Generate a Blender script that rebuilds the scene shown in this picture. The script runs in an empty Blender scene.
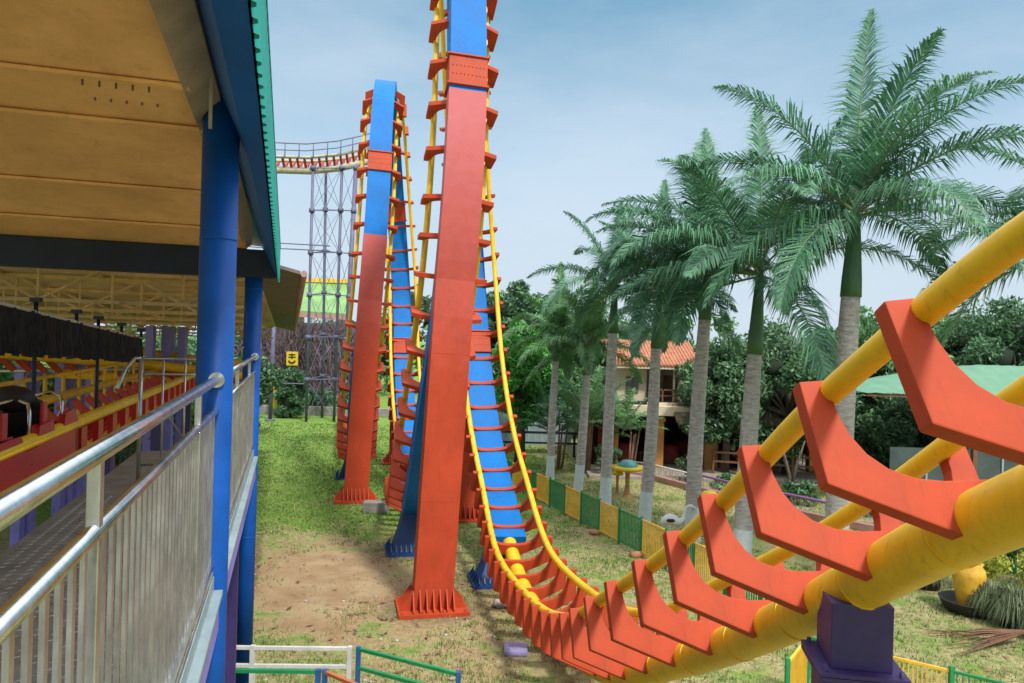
import bpy, bmesh, math, random
import numpy as np
from mathutils import Vector, Matrix, noise
random.seed(7); rng = np.random.default_rng(7)
V = Vector; R = math.radians; PI = math.pi
sc = bpy.context.scene; COL = sc.collection
EYE = 5.0; FPX = 740.0; ROLL = R(1.6)
CR, SR = math.cos(ROLL), math.sin(ROLL)
def at(px, py, D):
    dx, dy = px-512, py-341.5
    x = dx*CR+dy*SR; y = -dx*SR+dy*CR
    return V((x/FPX*D, D, EYE-y/FPX*D))
def gnd(px, py):
    dx, dy = px-512, py-341.5
    y = -dx*SR+dy*CR
    p = at(px, py, FPX*EYE/y); p.z = 0; return p
# station frame (p along the platform, q to the right of it)
A = R(16.7); U = V((-math.sin(A), math.cos(A), 0)); Q = V((math.cos(A), math.sin(A), 0))
def S(p, q, z): return U*p+Q*q+V((0, 0, z))

# ------------------------------------------------------------ materials
def mat(name, c, rough=.5, metal=0., var=.12, scale=3., bump=0., c2=None, dirt=0., island=0., spec=.5, stretch=None, trans=0.):
    m = bpy.data.materials.new(name); m.use_nodes = True; nt = m.node_tree; N = nt.nodes; L = nt.links
    b = N['Principled BSDF']; b.inputs['Roughness'].default_value = rough; b.inputs['Metallic'].default_value = metal
    b.inputs['Specular IOR Level'].default_value = spec
    tc = N.new('ShaderNodeTexCoord'); src = tc.outputs['Object']
    if stretch:
        mp = N.new('ShaderNodeMapping'); mp.inputs['Scale'].default_value = stretch; L.new(src, mp.inputs[0]); src = mp.outputs[0]
    n = N.new('ShaderNodeTexNoise'); n.inputs['Scale'].default_value = scale; n.inputs['Detail'].default_value = 8; n.inputs['Roughness'].default_value = .65
    L.new(src, n.inputs['Vector'])
    mix = N.new('ShaderNodeMix'); mix.data_type = 'RGBA'
    a = [x*(1-var) for x in c]; bb = c2 or [min(1, x*(1+var)+.01*var) for x in c]
    mix.inputs[6].default_value = (*a, 1); mix.inputs[7].default_value = (*bb, 1)
    rp = N.new('ShaderNodeMapRange'); rp.inputs[1].default_value = .32; rp.inputs[2].default_value = .68
    L.new(n.outputs[0], rp.inputs[0]); L.new(rp.outputs[0], mix.inputs[0]); out = mix.outputs[2]
    if dirt:
        n2 = N.new('ShaderNodeTexNoise'); n2.inputs['Scale'].default_value = scale*4.3; n2.inputs['Detail'].default_value = 10; n2.inputs['Roughness'].default_value = .75
        mp2 = N.new('ShaderNodeMapping'); mp2.inputs['Scale'].default_value = (2.2, 2.2, .3); L.new(tc.outputs['Object'], mp2.inputs[0]); L.new(mp2.outputs[0], n2.inputs['Vector'])
        r2 = N.new('ShaderNodeMapRange'); r2.inputs[1].default_value = .53; r2.inputs[2].default_value = .72; r2.inputs[4].default_value = dirt
        L.new(n2.outputs[0], r2.inputs[0])
        m2 = N.new('ShaderNodeMix'); m2.data_type = 'RGBA'; L.new(r2.outputs[0], m2.inputs[0]); L.new(out, m2.inputs[6])
        m2.inputs[7].default_value = (c[0]*.35+.03, c[1]*.35+.022, c[2]*.35+.014, 1); out = m2.outputs[2]
    if island:
        g = N.new('ShaderNodeNewGeometry'); hs = N.new('ShaderNodeHueSaturation')
        mr = N.new('ShaderNodeMapRange'); mr.inputs[3].default_value = 1-island; mr.inputs[4].default_value = 1+island
        L.new(g.outputs['Random Per Island'], mr.inputs[0]); L.new(mr.outputs[0], hs.inputs['Value'])
        mh = N.new('ShaderNodeMapRange'); mh.inputs[3].default_value = .5+island*.05; mh.inputs[4].default_value = .5-island*.05
        L.new(g.outputs['Random Per Island'], mh.inputs[0]); L.new(mh.outputs[0], hs.inputs['Hue'])
        L.new(out, hs.inputs['Color']); out = hs.outputs[0]
    L.new(out, b.inputs['Base Color'])
    rr = N.new('ShaderNodeMapRange'); rr.inputs[3].default_value = max(.02, rough-.1); rr.inputs[4].default_value = min(1, rough+.12)
    L.new(n.outputs[0], rr.inputs[0]); L.new(rr.outputs[0], b.inputs['Roughness'])
    if bump:
        bp = N.new('ShaderNodeBump'); bp.inputs['Strength'].default_value = bump; bp.inputs['Distance'].default_value = .02
        n3 = N.new('ShaderNodeTexNoise'); n3.inputs['Scale'].default_value = scale*7; n3.inputs['Detail'].default_value = 6; L.new(src, n3.inputs['Vector'])
        L.new(n3.outputs[0], bp.inputs['Height']); L.new(bp.outputs[0], b.inputs['Normal'])
    if trans:
        tr = N.new('ShaderNodeBsdfTranslucent'); L.new(out, tr.inputs[0]); ms = N.new('ShaderNodeMixShader'); ms.inputs[0].default_value = trans
        L.new(b.outputs[0], ms.inputs[1]); L.new(tr.outputs[0], ms.inputs[2]); L.new(ms.outputs[0], N['Material Output'].inputs[0])
    return m
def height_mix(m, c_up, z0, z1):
    """base colour that shifts with the object's height"""
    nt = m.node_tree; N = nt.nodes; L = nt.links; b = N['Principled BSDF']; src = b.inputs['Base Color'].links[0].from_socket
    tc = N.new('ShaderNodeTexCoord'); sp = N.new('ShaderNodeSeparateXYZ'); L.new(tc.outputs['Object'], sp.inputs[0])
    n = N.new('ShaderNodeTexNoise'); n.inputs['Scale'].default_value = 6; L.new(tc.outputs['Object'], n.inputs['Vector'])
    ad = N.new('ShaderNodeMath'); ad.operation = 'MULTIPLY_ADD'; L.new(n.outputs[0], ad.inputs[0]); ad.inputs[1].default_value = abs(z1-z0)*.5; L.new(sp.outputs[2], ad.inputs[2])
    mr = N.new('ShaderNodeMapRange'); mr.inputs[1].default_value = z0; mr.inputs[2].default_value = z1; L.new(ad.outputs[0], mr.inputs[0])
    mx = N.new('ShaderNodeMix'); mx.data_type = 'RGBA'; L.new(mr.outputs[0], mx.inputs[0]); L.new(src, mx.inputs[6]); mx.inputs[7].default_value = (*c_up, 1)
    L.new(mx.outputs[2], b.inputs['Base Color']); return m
M = {}
M['red'] = mat('red_paint', (.43, .054, .015), .62, spec=.3, var=.18, scale=1.6, dirt=.5, bump=.08)
M['redcol'] = height_mix(mat('red_column_paint', (.45, .052, .016), .62, spec=.3, var=.16, scale=1.2, dirt=.45, bump=.06), (.50, .115, .115), 5.5, 10.5)  # pinkish upper part is haze and flare wash put into the paint colour
M['yellow'] = mat('yellow_paint', (.84, .50, .012), .42, var=.14, scale=2.2, dirt=.5, bump=.05)
M['blue'] = mat('blue_paint', (.002, .155, .50), .6, spec=.25, var=.18, scale=1.2, dirt=.35)
M['navy'] = mat('dark_blue_paint', (.006, .045, .16), .5, var=.2, scale=1.2, dirt=.2)
M['pillar'] = mat('station_pillar_paint', (.002, .085, .40), .5, spec=.3, var=.25, scale=1.5, dirt=.25, bump=.05)
M['navybeam'] = mat('navy_beam_paint', (.006, .018, .06), .6, var=.3, scale=2, dirt=.3)
M['purple'] = mat('purple_paint', (.045, .028, .13), .5, var=.2, scale=3, dirt=.3, bump=.08)
M['lilac'] = mat('lilac_paint', (.27, .24, .68), .5, var=.2, scale=2, dirt=.3)
M['steel'] = mat('stainless_steel', (.62, .64, .63), .22, 1., var=.2, scale=9, dirt=.4)
M['steel2'] = mat('brushed_steel_bars', (.50, .51, .50), .32, .85, var=.25, scale=5, dirt=.35)
M['floor'] = mat('worn_floor_plate', (.28,.28,.26), .6, .2, var=.3, scale=4, dirt=.4)
M['galv'] = mat('galvanised_plate', (.33, .42, .44), .5, .3, var=.15, scale=5, dirt=.3)
M['ceil'] = mat('cream_ceiling_sheet', (.88, .48, .23), .8, var=.22, scale=.8, dirt=.4, bump=.1)
M['ceil2'] = mat('grey_ceiling_trim', (.38, .31, .26), .6, var=.2, scale=3, dirt=.3)
M['teal'] = mat('teal_sheet', (.012, .28, .25), .45, var=.15, scale=3, dirt=.2)
M['truss'] = mat('tan_truss_steel', (.62, .42, .22), .6, var=.25, scale=4, dirt=.35)
M['roof2'] = mat('tan_roof_sheet', (.58, .43, .27), .65, var=.25, scale=1.5, dirt=.3)
M['brown'] = mat('brown_roof_sheet', (.17, .13, .12), .65, var=.25, scale=2, dirt=.4)
M['pinkpipe'] = mat('faded_gutter', (.38, .22, .20), .6, var=.2)
M['black'] = mat('black_steel', (.012, .012, .016), .5, var=.3)
M['banner'] = mat('dark_netting', (.008, .007, .010), .9, var=.5, scale=9, c2=(.06, .055, .07), bump=.8, stretch=(5, 5, .7))
M['seat'] = mat('black_seat_vinyl', (.012, .010, .014), .55, var=.3, bump=.15)
M['carred'] = mat('car_red_paint', (.50, .018, .018), .3, var=.12)
M['greenp'] = mat('green_fence_paint', (.014, .24, .08), .45, var=.2, scale=4, dirt=.25)
M['yelp'] = mat('yellow_fence_paint', (.86, .50, .05), .45, var=.15, scale=4, dirt=.25)
M['whitep'] = mat('white_rail_paint', (.60, .60, .56), .5, var=.15, scale=4, dirt=.45)
M['orangep'] = mat('orange_rail_paint', (.48, .14, .05), .5, var=.2, dirt=.3)
M['bluepost'] = mat('blue_post_paint', (.02, .10, .28), .5, var=.2, dirt=.3)
M['trunk'] = height_mix(mat('palm_bark', (.46, .43, .41), .9, var=.42, scale=2.2, dirt=.5, bump=.8, stretch=(2.5, 2.5, 9)), (.34, .32, .30), 40, 50)
M['white'] = mat('whitewash', (.62, .68, .70), .8, var=.12, scale=6, dirt=.3, bump=.3)
M['shaft'] = mat('palm_crownshaft', (.045, .13, .055), .5, var=.3, scale=2, stretch=(3, 3, .6))
M['drybark'] = mat('dry_palm_sheath', (.22, .12, .07), .9, var=.4, scale=3)
M['frond'] = mat('palm_leaf', (.095, .245, .135), .42, var=.25, scale=1.2, island=.4, trans=.25)
M['frond2'] = mat('palm_leaf_bright', (.13, .29, .11), .45, var=.25, scale=1.2, island=.4, trans=.3)
M['dryleaf'] = mat('dry_palm_leaf', (.26, .17, .09), .85, var=.3, island=.4)
M['rachis'] = mat('palm_rachis', (.14, .20, .09), .6)
M['leafd'] = mat('dark_leaf', (.082, .185, .080), .5, var=.4, scale=.5, island=.5, trans=.2)
M['leafm'] = mat('mid_leaf', (.12, .26, .10), .5, var=.4, scale=.5, island=.5, trans=.25)
M['leafb'] = mat('bright_leaf', (.10, .34, .06), .5, var=.3, scale=.5, island=.45, trans=.3)
M['bark'] = mat('tree_bark', (.10, .08, .06), .9, var=.4, bump=.6)
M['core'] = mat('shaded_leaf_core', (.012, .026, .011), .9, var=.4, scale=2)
M['grassb'] = mat('grass_blade', (.15, .27, .05), .6, var=.35, scale=.7, island=.45, trans=.3)
M['dryb'] = mat('dry_grass_blade', (.46, .38, .20), .8, var=.3, scale=.7, island=.4, trans=.2)
M['thatch'] = mat('dry_thatch', (.20, .14, .09), .95, var=.45, scale=3, bump=1., island=.3)
M['cream'] = mat('cream_render', (.62, .52, .37), .8, var=.12, scale=2, dirt=.3, bump=.1)
M['tile'] = mat('orange_roof_tile', (.38, .14, .07), .75, var=.25, scale=3, dirt=.35, bump=.3)
M['orangecol'] = mat('orange_column_render', (.42, .19, .045), .7, var=.2, scale=2, dirt=.4, bump=.2)
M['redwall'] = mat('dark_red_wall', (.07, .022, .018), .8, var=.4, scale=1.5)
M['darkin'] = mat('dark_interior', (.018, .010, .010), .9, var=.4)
M['paving'] = mat('paving', (.33, .28, .22), .85, var=.2, scale=2, dirt=.4)
M['cloth'] = mat('red_cloth', (.20, .025, .018), .8, var=.25)
M['wood'] = mat('brown_wood', (.16, .075, .04), .7, var=.3, scale=4)
M['pinkwall'] = mat('pink_kerb', (.46, .24, .20), .8, var=.25, dirt=.4)
M['viol'] = mat('violet_rail', (.30, .11, .34), .55, var=.2)
M['mosaic'] = mat('white_scrollwork', (.60, .58, .58), .6, var=.2, dirt=.3)
M['greenroof'] = mat('mint_roof_sheet', (.11, .25, .155), .75, var=.12, scale=1.5, dirt=.2)
M['glass'] = mat('greenhouse_pane', (.06, .085, .09), .2, var=.25, scale=2)
M['grey'] = mat('grey_concrete', (.25, .24, .22), .9, var=.2, scale=4, dirt=.35, bump=.4)
M['stone'] = mat('stone', (.42, .38, .34), .85, var=.3, scale=6, bump=.6)
M['brick'] = mat('orange_brick', (.42, .19, .10), .9, var=.25, scale=8, bump=.5)
M['mblue'] = mat('blue_mushroom_paint', (.035, .24, .50), .4, var=.3, scale=3, c2=(.12, .45, .30))
M['mstem'] = mat('mushroom_stem', (.45, .22, .08), .75, var=.35, scale=4, bump=.4)
M['myel'] = mat('yellow_mushroom_paint', (.75, .50, .015), .4, var=.15, scale=4)
M['bird'] = mat('white_bird_paint', (.75, .75, .73), .5, var=.08)
M['jar'] = mat('yellow_jar_glaze', (.66, .36, .03), .5, var=.25, scale=4, dirt=.4, bump=.3)
M['pot'] = mat('black_pot', (.018, .017, .018), .7, var=.3)
M['weep'] = mat('weeping_grass', (.20, .25, .13), .7, var=.3, scale=2, island=.4, trans=.2)
M['flower'] = mat('yellow_leaf', (.42, .46, .06), .6, var=.3, island=.5, trans=.2)
M['vine'] = mat('bare_vine', (.17, .115, .12), .95, var=.5, scale=5, island=.4)
M['vinewall'] = mat('vine_covered_wall', (.10, .065, .075), .95, var=.6, scale=3, c2=(.24, .18, .18), bump=.8, stretch=(3, 3, .5))
M['signy'] = mat('yellow_sign', (.80, .55, .03), .5, var=.05)
M['lime'] = mat('lime_roof', (.17, .33, .10), .6, var=.2, scale=1)
M['tower'] = mat('tower_steel', (.12, .12, .20), .55, var=.25)
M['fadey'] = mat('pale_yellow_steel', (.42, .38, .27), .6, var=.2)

# ------------------------------------------------------------ ground
def ground_mat():
    m = bpy.data.materials.new('lawn_and_dirt'); m.use_nodes = True; nt = m.node_tree; N = nt.nodes; L = nt.links; b = N['Principled BSDF']
    b.inputs['Roughness'].default_value = .95; b.inputs['Specular IOR Level'].default_value = .15
    tc = N.new('ShaderNodeTexCoord'); O = tc.outputs['Object']
    def nz(s, d=8, r=.6, st=None):
        n = N.new('ShaderNodeTexNoise'); n.inputs['Scale'].default_value = s; n.inputs['Detail'].default_value = d; n.inputs['Roughness'].default_value = r
        src = O
        if st: mp = N.new('ShaderNodeMapping'); mp.inputs['Scale'].default_value = st; L.new(O, mp.inputs[0]); src = mp.outputs[0]
        L.new(src, n.inputs['Vector']); return n.outputs[0]
    def rng_(s, a, c, o0=0., o1=1.):
        r = N.new('ShaderNodeMapRange'); r.interpolation_type = 'SMOOTHSTEP'; r.inputs[1].default_value = a; r.inputs[2].default_value = c; r.inputs[3].default_value = o0; r.inputs[4].default_value = o1; L.new(s, r.inputs[0]); return r.outputs[0]
    def mx(f, a, c):
        x = N.new('ShaderNodeMix'); x.data_type = 'RGBA'; L.new(f, x.inputs[0])
        for k, s in ((6, a), (7, c)):
            if isinstance(s, tuple): x.inputs[k].default_value = (*s, 1)
            else: L.new(s, x.inputs[k])
        return x.outputs[2]
    def ma(op, a, c):
        x = N.new('ShaderNodeMath'); x.operation = op
        for k, s in ((0, a), (1, c)):
            if isinstance(s, (int, float)): x.inputs[k].default_value = s
            else: L.new(s, x.inputs[k])
        return x.outputs[0]
    def ell(cx, cy, rx, ry, rot=0):
        mp = N.new('ShaderNodeMapping'); mp.vector_type = 'TEXTURE'; mp.inputs['Location'].default_value = (cx, cy, 0); mp.inputs['Rotation'].default_value = (0, 0, rot); mp.inputs['Scale'].default_value = (rx, ry, 1)
        L.new(O, mp.inputs[0]); ln = N.new('ShaderNodeVectorMath'); ln.operation = 'LENGTH'; L.new(mp.outputs[0], ln.inputs[0]); return ln.outputs['Value']
    big, mid, fine, vf = nz(.35), nz(1.3), nz(9, 10, .7), nz(40, 6, .7)
    grass = mx(rng_(fine, .35, .65), (.09, .18, .03), (.23, .34, .07))
    dry = mx(rng_(fine, .35, .65), (.22, .20, .09), (.46, .39, .20))
    dirt = mx(rng_(mid, .3, .7), (.32, .205, .11), (.48, .345, .21))
    dirt = mx(rng_(vf, .62, .78), dirt, (.15, .10, .06))
    # lush at far left, patchy elsewhere
    sp = N.new('ShaderNodeSeparateXYZ'); L.new(O, sp.inputs[0])
    lush = ma('MULTIPLY', rng_(sp.outputs[1], 17.5, 25), rng_(sp.outputs[0], 2.5, -2.0))
    patch = ma('ADD', ma('MULTIPLY', mid, .65), ma('MULTIPLY', fine, .35))
    patch = ma('ADD', patch, ma('MULTIPLY', lush, .45))
    c = mx(rng_(patch, .45, .62), dry, grass)
    e1 = ma('ADD', ell(-3.55, 15.2, 1.9, 3.2, .25), ma('MULTIPLY', ma('SUBTRACT', mid, .5), 1.7))
    e2 = ma('ADD', ell(-.3, 13.3, 2.4, 2.8), ma('MULTIPLY', ma('SUBTRACT', mid, .5), 3.2))
    c = mx(rng_(e2, 1.15, .45, 0, .6), c, dirt)
    c = mx(rng_(e1, 1.15, .65, 0, .95), c, dirt)
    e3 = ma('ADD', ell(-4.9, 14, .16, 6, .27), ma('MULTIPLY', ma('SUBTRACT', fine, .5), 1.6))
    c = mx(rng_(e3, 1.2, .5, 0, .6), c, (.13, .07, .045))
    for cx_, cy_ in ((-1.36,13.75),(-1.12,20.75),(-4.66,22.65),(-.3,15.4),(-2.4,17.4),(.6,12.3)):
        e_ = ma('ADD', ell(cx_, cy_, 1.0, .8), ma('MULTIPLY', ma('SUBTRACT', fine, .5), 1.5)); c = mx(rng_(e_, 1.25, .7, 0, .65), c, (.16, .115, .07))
    c = mx(rng_(nz(3.5, 8, .7), .60, .74, 0, .45), c, (.13, .10, .06))
    L.new(c, b.inputs['Base Color'])
    bp = N.new('ShaderNodeBump'); bp.inputs['Strength'].default_value = .7; bp.inputs['Distance'].default_value = .05
    L.new(ma('ADD', fine, ma('MULTIPLY', vf, .5)), bp.inputs['Height']); L.new(bp.outputs[0], b.inputs['Normal'])
    return m

# ------------------------------------------------------------ mesh helpers
class MB:
    def __init__(s): s.v = []; s.f = []; s.sm = []; s.mi = []
    def add(s, vs, fs, smooth=False, mi=0):
        o = len(s.v); s.v += [tuple(x) for x in vs]; s.f += [tuple(i+o for i in f) for f in fs]; s.sm += [smooth]*len(fs); s.mi += [mi]*len(fs); return s
    def box(s, a, b, mi=0):
        (x0, y0, z0), (x1, y1, z1) = a, b
        return s.add([(x0,y0,z0),(x1,y0,z0),(x1,y1,z0),(x0,y1,z0),(x0,y0,z1),(x1,y0,z1),(x1,y1,z1),(x0,y1,z1)], HEX, mi=mi)
    def hexa(s, pts, mi=0): return s.add(pts, HEX, mi=mi)
    def sbox(s, p0, p1, q0, q1, z0, z1, mi=0):
        return s.add([S(p0,q0,z0),S(p0,q1,z0),S(p1,q1,z0),S(p1,q0,z0),S(p0,q0,z1),S(p0,q1,z1),S(p1,q1,z1),S(p1,q0,z1)], HEX, mi=mi)
    def beam(s, a, b, w, h, up=V((0,0,1)), mi=0, taper=1.):
        a, b = V(a), V(b); t = (b-a).normalized(); l = t.cross(up)
        if l.length < 1e-4: l = t.cross(V((1,0,0)))
        l.normalize(); n = l.cross(t)
        r = lambda c, k: [c-l*w/2*k-n*h/2*k, c+l*w/2*k-n*h/2*k, c+l*w/2*k+n*h/2*k, c-l*w/2*k+n*h/2*k]
        return s.add(r(a, 1)+r(b, taper), [(0,3,2,1),(4,5,6,7),(0,1,5,4),(1,2,6,5),(2,3,7,6),(3,0,4,7)], mi=mi)
    def tube(s, pts, r, n=10, cap=True, mi=0):
        pts = [V(p) for p in pts]; rs = r if isinstance(r, (list, tuple)) else [r]*len(pts)
        ref = None; vs = []; fs = []
        for i, p in enumerate(pts):
            t = (pts[min(i+1, len(pts)-1)]-pts[max(i-1, 0)]).normalized()
            if ref is None: ref = V((0,0,1)) if abs(t.z) < .9 else V((1,0,0))
            a = ref-t*ref.dot(t); a.normalize(); ref = a; b = t.cross(a)
            for k in range(n): vs.append(p+(a*math.cos(2*PI*k/n)+b*math.sin(2*PI*k/n))*rs[i])
        for i in range(len(pts)-1):
            for k in range(n): fs.append((i*n+k, i*n+(k+1)%n, (i+1)*n+(k+1)%n, (i+1)*n+k))
        s.add(vs, fs, True, mi)
        if cap:
            o = len(s.v)-len(vs); s.f.append(tuple(o+k for k in range(n))[::-1]); s.f.append(tuple(o+(len(pts)-1)*n+k for k in range(n))); s.sm += [False]*2; s.mi += [mi]*2
        return s
    def lathe(s, c, prof, n=20, mi=0):
        c = V(c); vs = []; fs = []
        for (r, z) in prof:
            for k in range(n): vs.append(c+V((r*math.cos(2*PI*k/n), r*math.sin(2*PI*k/n), z)))
        for i in range(len(prof)-1):
            for k in range(n): fs.append((i*n+k, i*n+(k+1)%n, (i+1)*n+(k+1)%n, (i+1)*n+k))
        return s.add(vs, fs, True, mi)
    def blob(s, c, r, n=2, amp=.25, f=2., mi=0):
        bm = bmesh.new(); bmesh.ops.create_icosphere(bm, subdivisions=n, radius=1); sd = V((random.random()*50,)*3)
        vs = []
        for v in bm.verts:
            k = 1+amp*noise.noise(v.co*f+sd); vs.append((c[0]+v.co.x*r[0]*k, c[1]+v.co.y*r[1]*k, c[2]+v.co.z*r[2]*k))
        s.add(vs, [tuple(v.index for v in f_.verts) for f_ in bm.faces], True, mi); bm.free(); return s
    def build(s, name, m, parent=None, bevel=0):
        me = bpy.data.meshes.new(name)
        off = parent.matrix_basis.translation if parent else V((0,0,0))
        if parent and parent.parent: off = off+parent.parent.matrix_basis.translation
        va = np.array(s.v, dtype=float)-np.array(off)
        me.from_pydata(va.tolist(), [], s.f); 
        me.polygons.foreach_set('use_smooth', s.sm)
        ms = m if isinstance(m, (list, tuple)) else [m]
        for x in ms: me.materials.append(x)
        if len(ms) > 1: me.polygons.foreach_set('material_index', s.mi)
        if bevel:
            bm = bmesh.new(); bm.from_mesh(me)
            es = [e for e in bm.edges if len(e.link_faces) == 2 and e.calc_face_angle(0) > .6]
            bmesh.ops.bevel(bm, geom=es, offset=bevel, segments=2, affect='EDGES', profile=.6); bm.to_mesh(me); bm.free()
        me.update(); o = bpy.data.objects.new(name, me); COL.objects.link(o)
        if parent: o.parent = parent
        return o
HEX = [(0,3,2,1),(4,5,6,7),(0,1,5,4),(1,2,6,5),(2,3,7,6),(3,0,4,7)]
def tag(o, label, cat, group=None, kind=None):
    o['label'] = label; o['category'] = cat
    if group: o['group'] = group
    if kind: o['kind'] = kind
    return o
def thing(name, label, cat, loc=(0,0,0), group=None):
    o = bpy.data.objects.new(name, None); COL.objects.link(o); o.location = loc; o.empty_display_size = .2
    bpy.context.view_layer.update() if False else None
    o.matrix_basis = Matrix.Translation(V(loc)); return tag(o, label, cat, group)
def copy_tree(o, parent=None):
    c = o.copy(); COL.objects.link(c)
    if parent: c.parent = parent
    for ch in list(o.children): copy_tree(ch, c)
    return c
def struct(o): o['kind'] = 'structure'; return o

# ------------------------------------------------------------ camera, light, sky
cam = bpy.data.cameras.new('camera'); co = bpy.data.objects.new('camera', cam); COL.objects.link(co)
cam.lens = FPX/1024*36; cam.sensor_width = 36; cam.clip_start = .05; cam.clip_end = 1500
co.matrix_world = Matrix.Translation((0,0,EYE)) @ Matrix.Rotation(R(90), 4, 'X') @ Matrix.Rotation(ROLL, 4, 'Z')
sc.camera = co
sc.view_settings.view_transform = 'Standard'; sc.view_settings.look = 'None'; sc.view_settings.exposure = 0
SUN_EL, SUN_AZ = R(52), R(150)      # azimuth clockwise from +Y: behind and to the right
sd = V((math.sin(SUN_AZ)*math.cos(SUN_EL), math.cos(SUN_AZ)*math.cos(SUN_EL), math.sin(SUN_EL)))
sl = bpy.data.lights.new('sun', 'SUN'); sl.energy = 3.6; sl.angle = R(6); sl.color = (1, .96, .90)
so = bpy.data.objects.new('sun', sl); COL.objects.link(so); so.rotation_euler = sd.to_track_quat('Z', 'Y').to_euler()
w = bpy.data.worlds.new('World'); sc.world = w; w.use_nodes = True
N = w.node_tree.nodes; L = w.node_tree.links; bg = N['Background']; bg.inputs[1].default_value = .13
sky = N.new('ShaderNodeTexSky'); sky.sky_type = 'NISHITA'; sky.sun_disc = False; sky.sun_elevation = SUN_EL; sky.sun_rotation = SUN_AZ; sky.dust_density = 2.5
tc = N.new('ShaderNodeTexCoord'); sp = N.new('ShaderNodeSeparateXYZ'); L.new(tc.outputs['Generated'], sp.inputs[0])
cr = N.new('ShaderNodeValToRGB'); els = cr.color_ramp.elements
els[0].position = 0; els[0].color = (.43, .51, .58, 1); els[1].position = 1; els[1].color = (1.5, 1.55, 1.6, 1)
for p_, c_ in ((.10, (.39, .48, .555, 1)), (.22, (.30, .43, .54, 1)), (.42, (.14, .28, .40, 1)), (.58, (.7, .8, .88, 1)), (.75, (1.45, 1.5, 1.55, 1))):
    e = els.new(p_); e.color = c_
L.new(sp.outputs[2], cr.inputs[0])
mp = N.new('ShaderNodeMapping'); mp.inputs['Scale'].default_value = (1, 1, 3.2); mp.inputs['Rotation'].default_value = (0, .15, .4); L.new(tc.outputs['Generated'], mp.inputs[0])
cn = N.new('ShaderNodeTexNoise'); cn.inputs['Scale'].default_value = 1.7; cn.inputs['Detail'].default_value = 9; cn.inputs['Roughness'].default_value = .55; L.new(mp.outputs[0], cn.inputs['Vector'])
cm = N.new('ShaderNodeMapRange'); cm.inputs[1].default_value = .40; cm.inputs[2].default_value = .68; cm.inputs[3].default_value = 0; cm.inputs[4].default_value = .5; L.new(cn.outputs[0], cm.inputs[0])
mxc = N.new('ShaderNodeMix'); mxc.data_type = 'RGBA'; L.new(cm.outputs[0], mxc.inputs[0]); L.new(cr.outputs[0], mxc.inputs[6]); mxc.inputs[7].default_value = (.48, .54, .61, 1)
sc10 = N.new('ShaderNodeVectorMath'); sc10.operation = 'SCALE'; sc10.inputs['Scale'].default_value = 12.6; L.new(mxc.outputs[2], sc10.inputs[0])
mxs = N.new('ShaderNodeMix'); mxs.data_type = 'RGBA'; mxs.inputs[0].default_value = .88; L.new(sky.outputs[0], mxs.inputs[6]); L.new(sc10.outputs[0], mxs.inputs[7])
L.new(mxs.outputs[2], bg.inputs[0])

# ------------------------------------------------------------ ground + grass
g = MB(); g.add([(-500,-300,0),(500,-300,0),(500,900,0),(-500,900,0)], [(0,1,2,3)])
struct(g.build('ground', ground_mat()))
def scatter_grass(name, n, m, label, dens, h=(.04, .10)):
    vs = []; fs = []; k = 0
    while k < n:
        d = 8.5+34*random.random()**1.5; x = random.uniform(-.62, .72)*d
        pr = dens(x, d)
        if random.random() > pr: k += .12; continue
        hh = random.uniform(*h)*.62*(1+.01*d); 
        for j in range(3):
            a = random.random()*6.28; wd = .004+.0004*d; bx = x+random.gauss(0,.04); by = d+random.gauss(0,.04)
            lx, ly = math.cos(a), math.sin(a); ln = random.uniform(-.7,.7)*hh; o = len(vs)
            vs += [(bx-lx*wd, by-ly*wd, 0), (bx+lx*wd, by+ly*wd, 0), (bx+ly*ln, by-lx*ln, hh)]; fs.append((o, o+1, o+2))
        k += 1
    mb = MB(); mb.v = vs; mb.f = fs; mb.sm = [False]*len(fs); mb.mi = [0]*len(fs)
    tag(mb.build(name, m), label, 'grass', kind='stuff')
def in_dirt(x, y):
    c, s_ = math.cos(-.25), math.sin(-.25); dx, dy = x+3.55, y-15.2
    e = math.hypot((dx*c-dy*s_)/1.9, (dx*s_+dy*c)/3.2)
    return max(0, min(1, (1.1-e)*2+noise.noise(V((x, y, 0))*1.3)))
def dens_g(x, y):
    lush = min(1, max(0, (y-17)/7))*min(1, max(0, (2.5-x)/4)) if x < 2.5 else 0
    v = .30+.55*lush+.9*noise.noise(V((x*.8, y*.8, 3)))+.25*noise.noise(V((x*3, y*3, 9)))
    return max(0, v)*(1-.95*in_dirt(x, y))
def dens_d(x, y):
    return max(0, .35+.8*noise.noise(V((x*.9, y*.9, 13))))*(1-.8*in_dirt(x, y))
scatter_grass('grass', 60000, M['grassb'], 'short green lawn grass growing in patches between the track and palms', dens_g)
scatter_grass('dry_grass', 30000, M['dryb'], 'dry straw coloured grass thinning out around the coaster footings', dens_d, (.02, .07))

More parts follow.
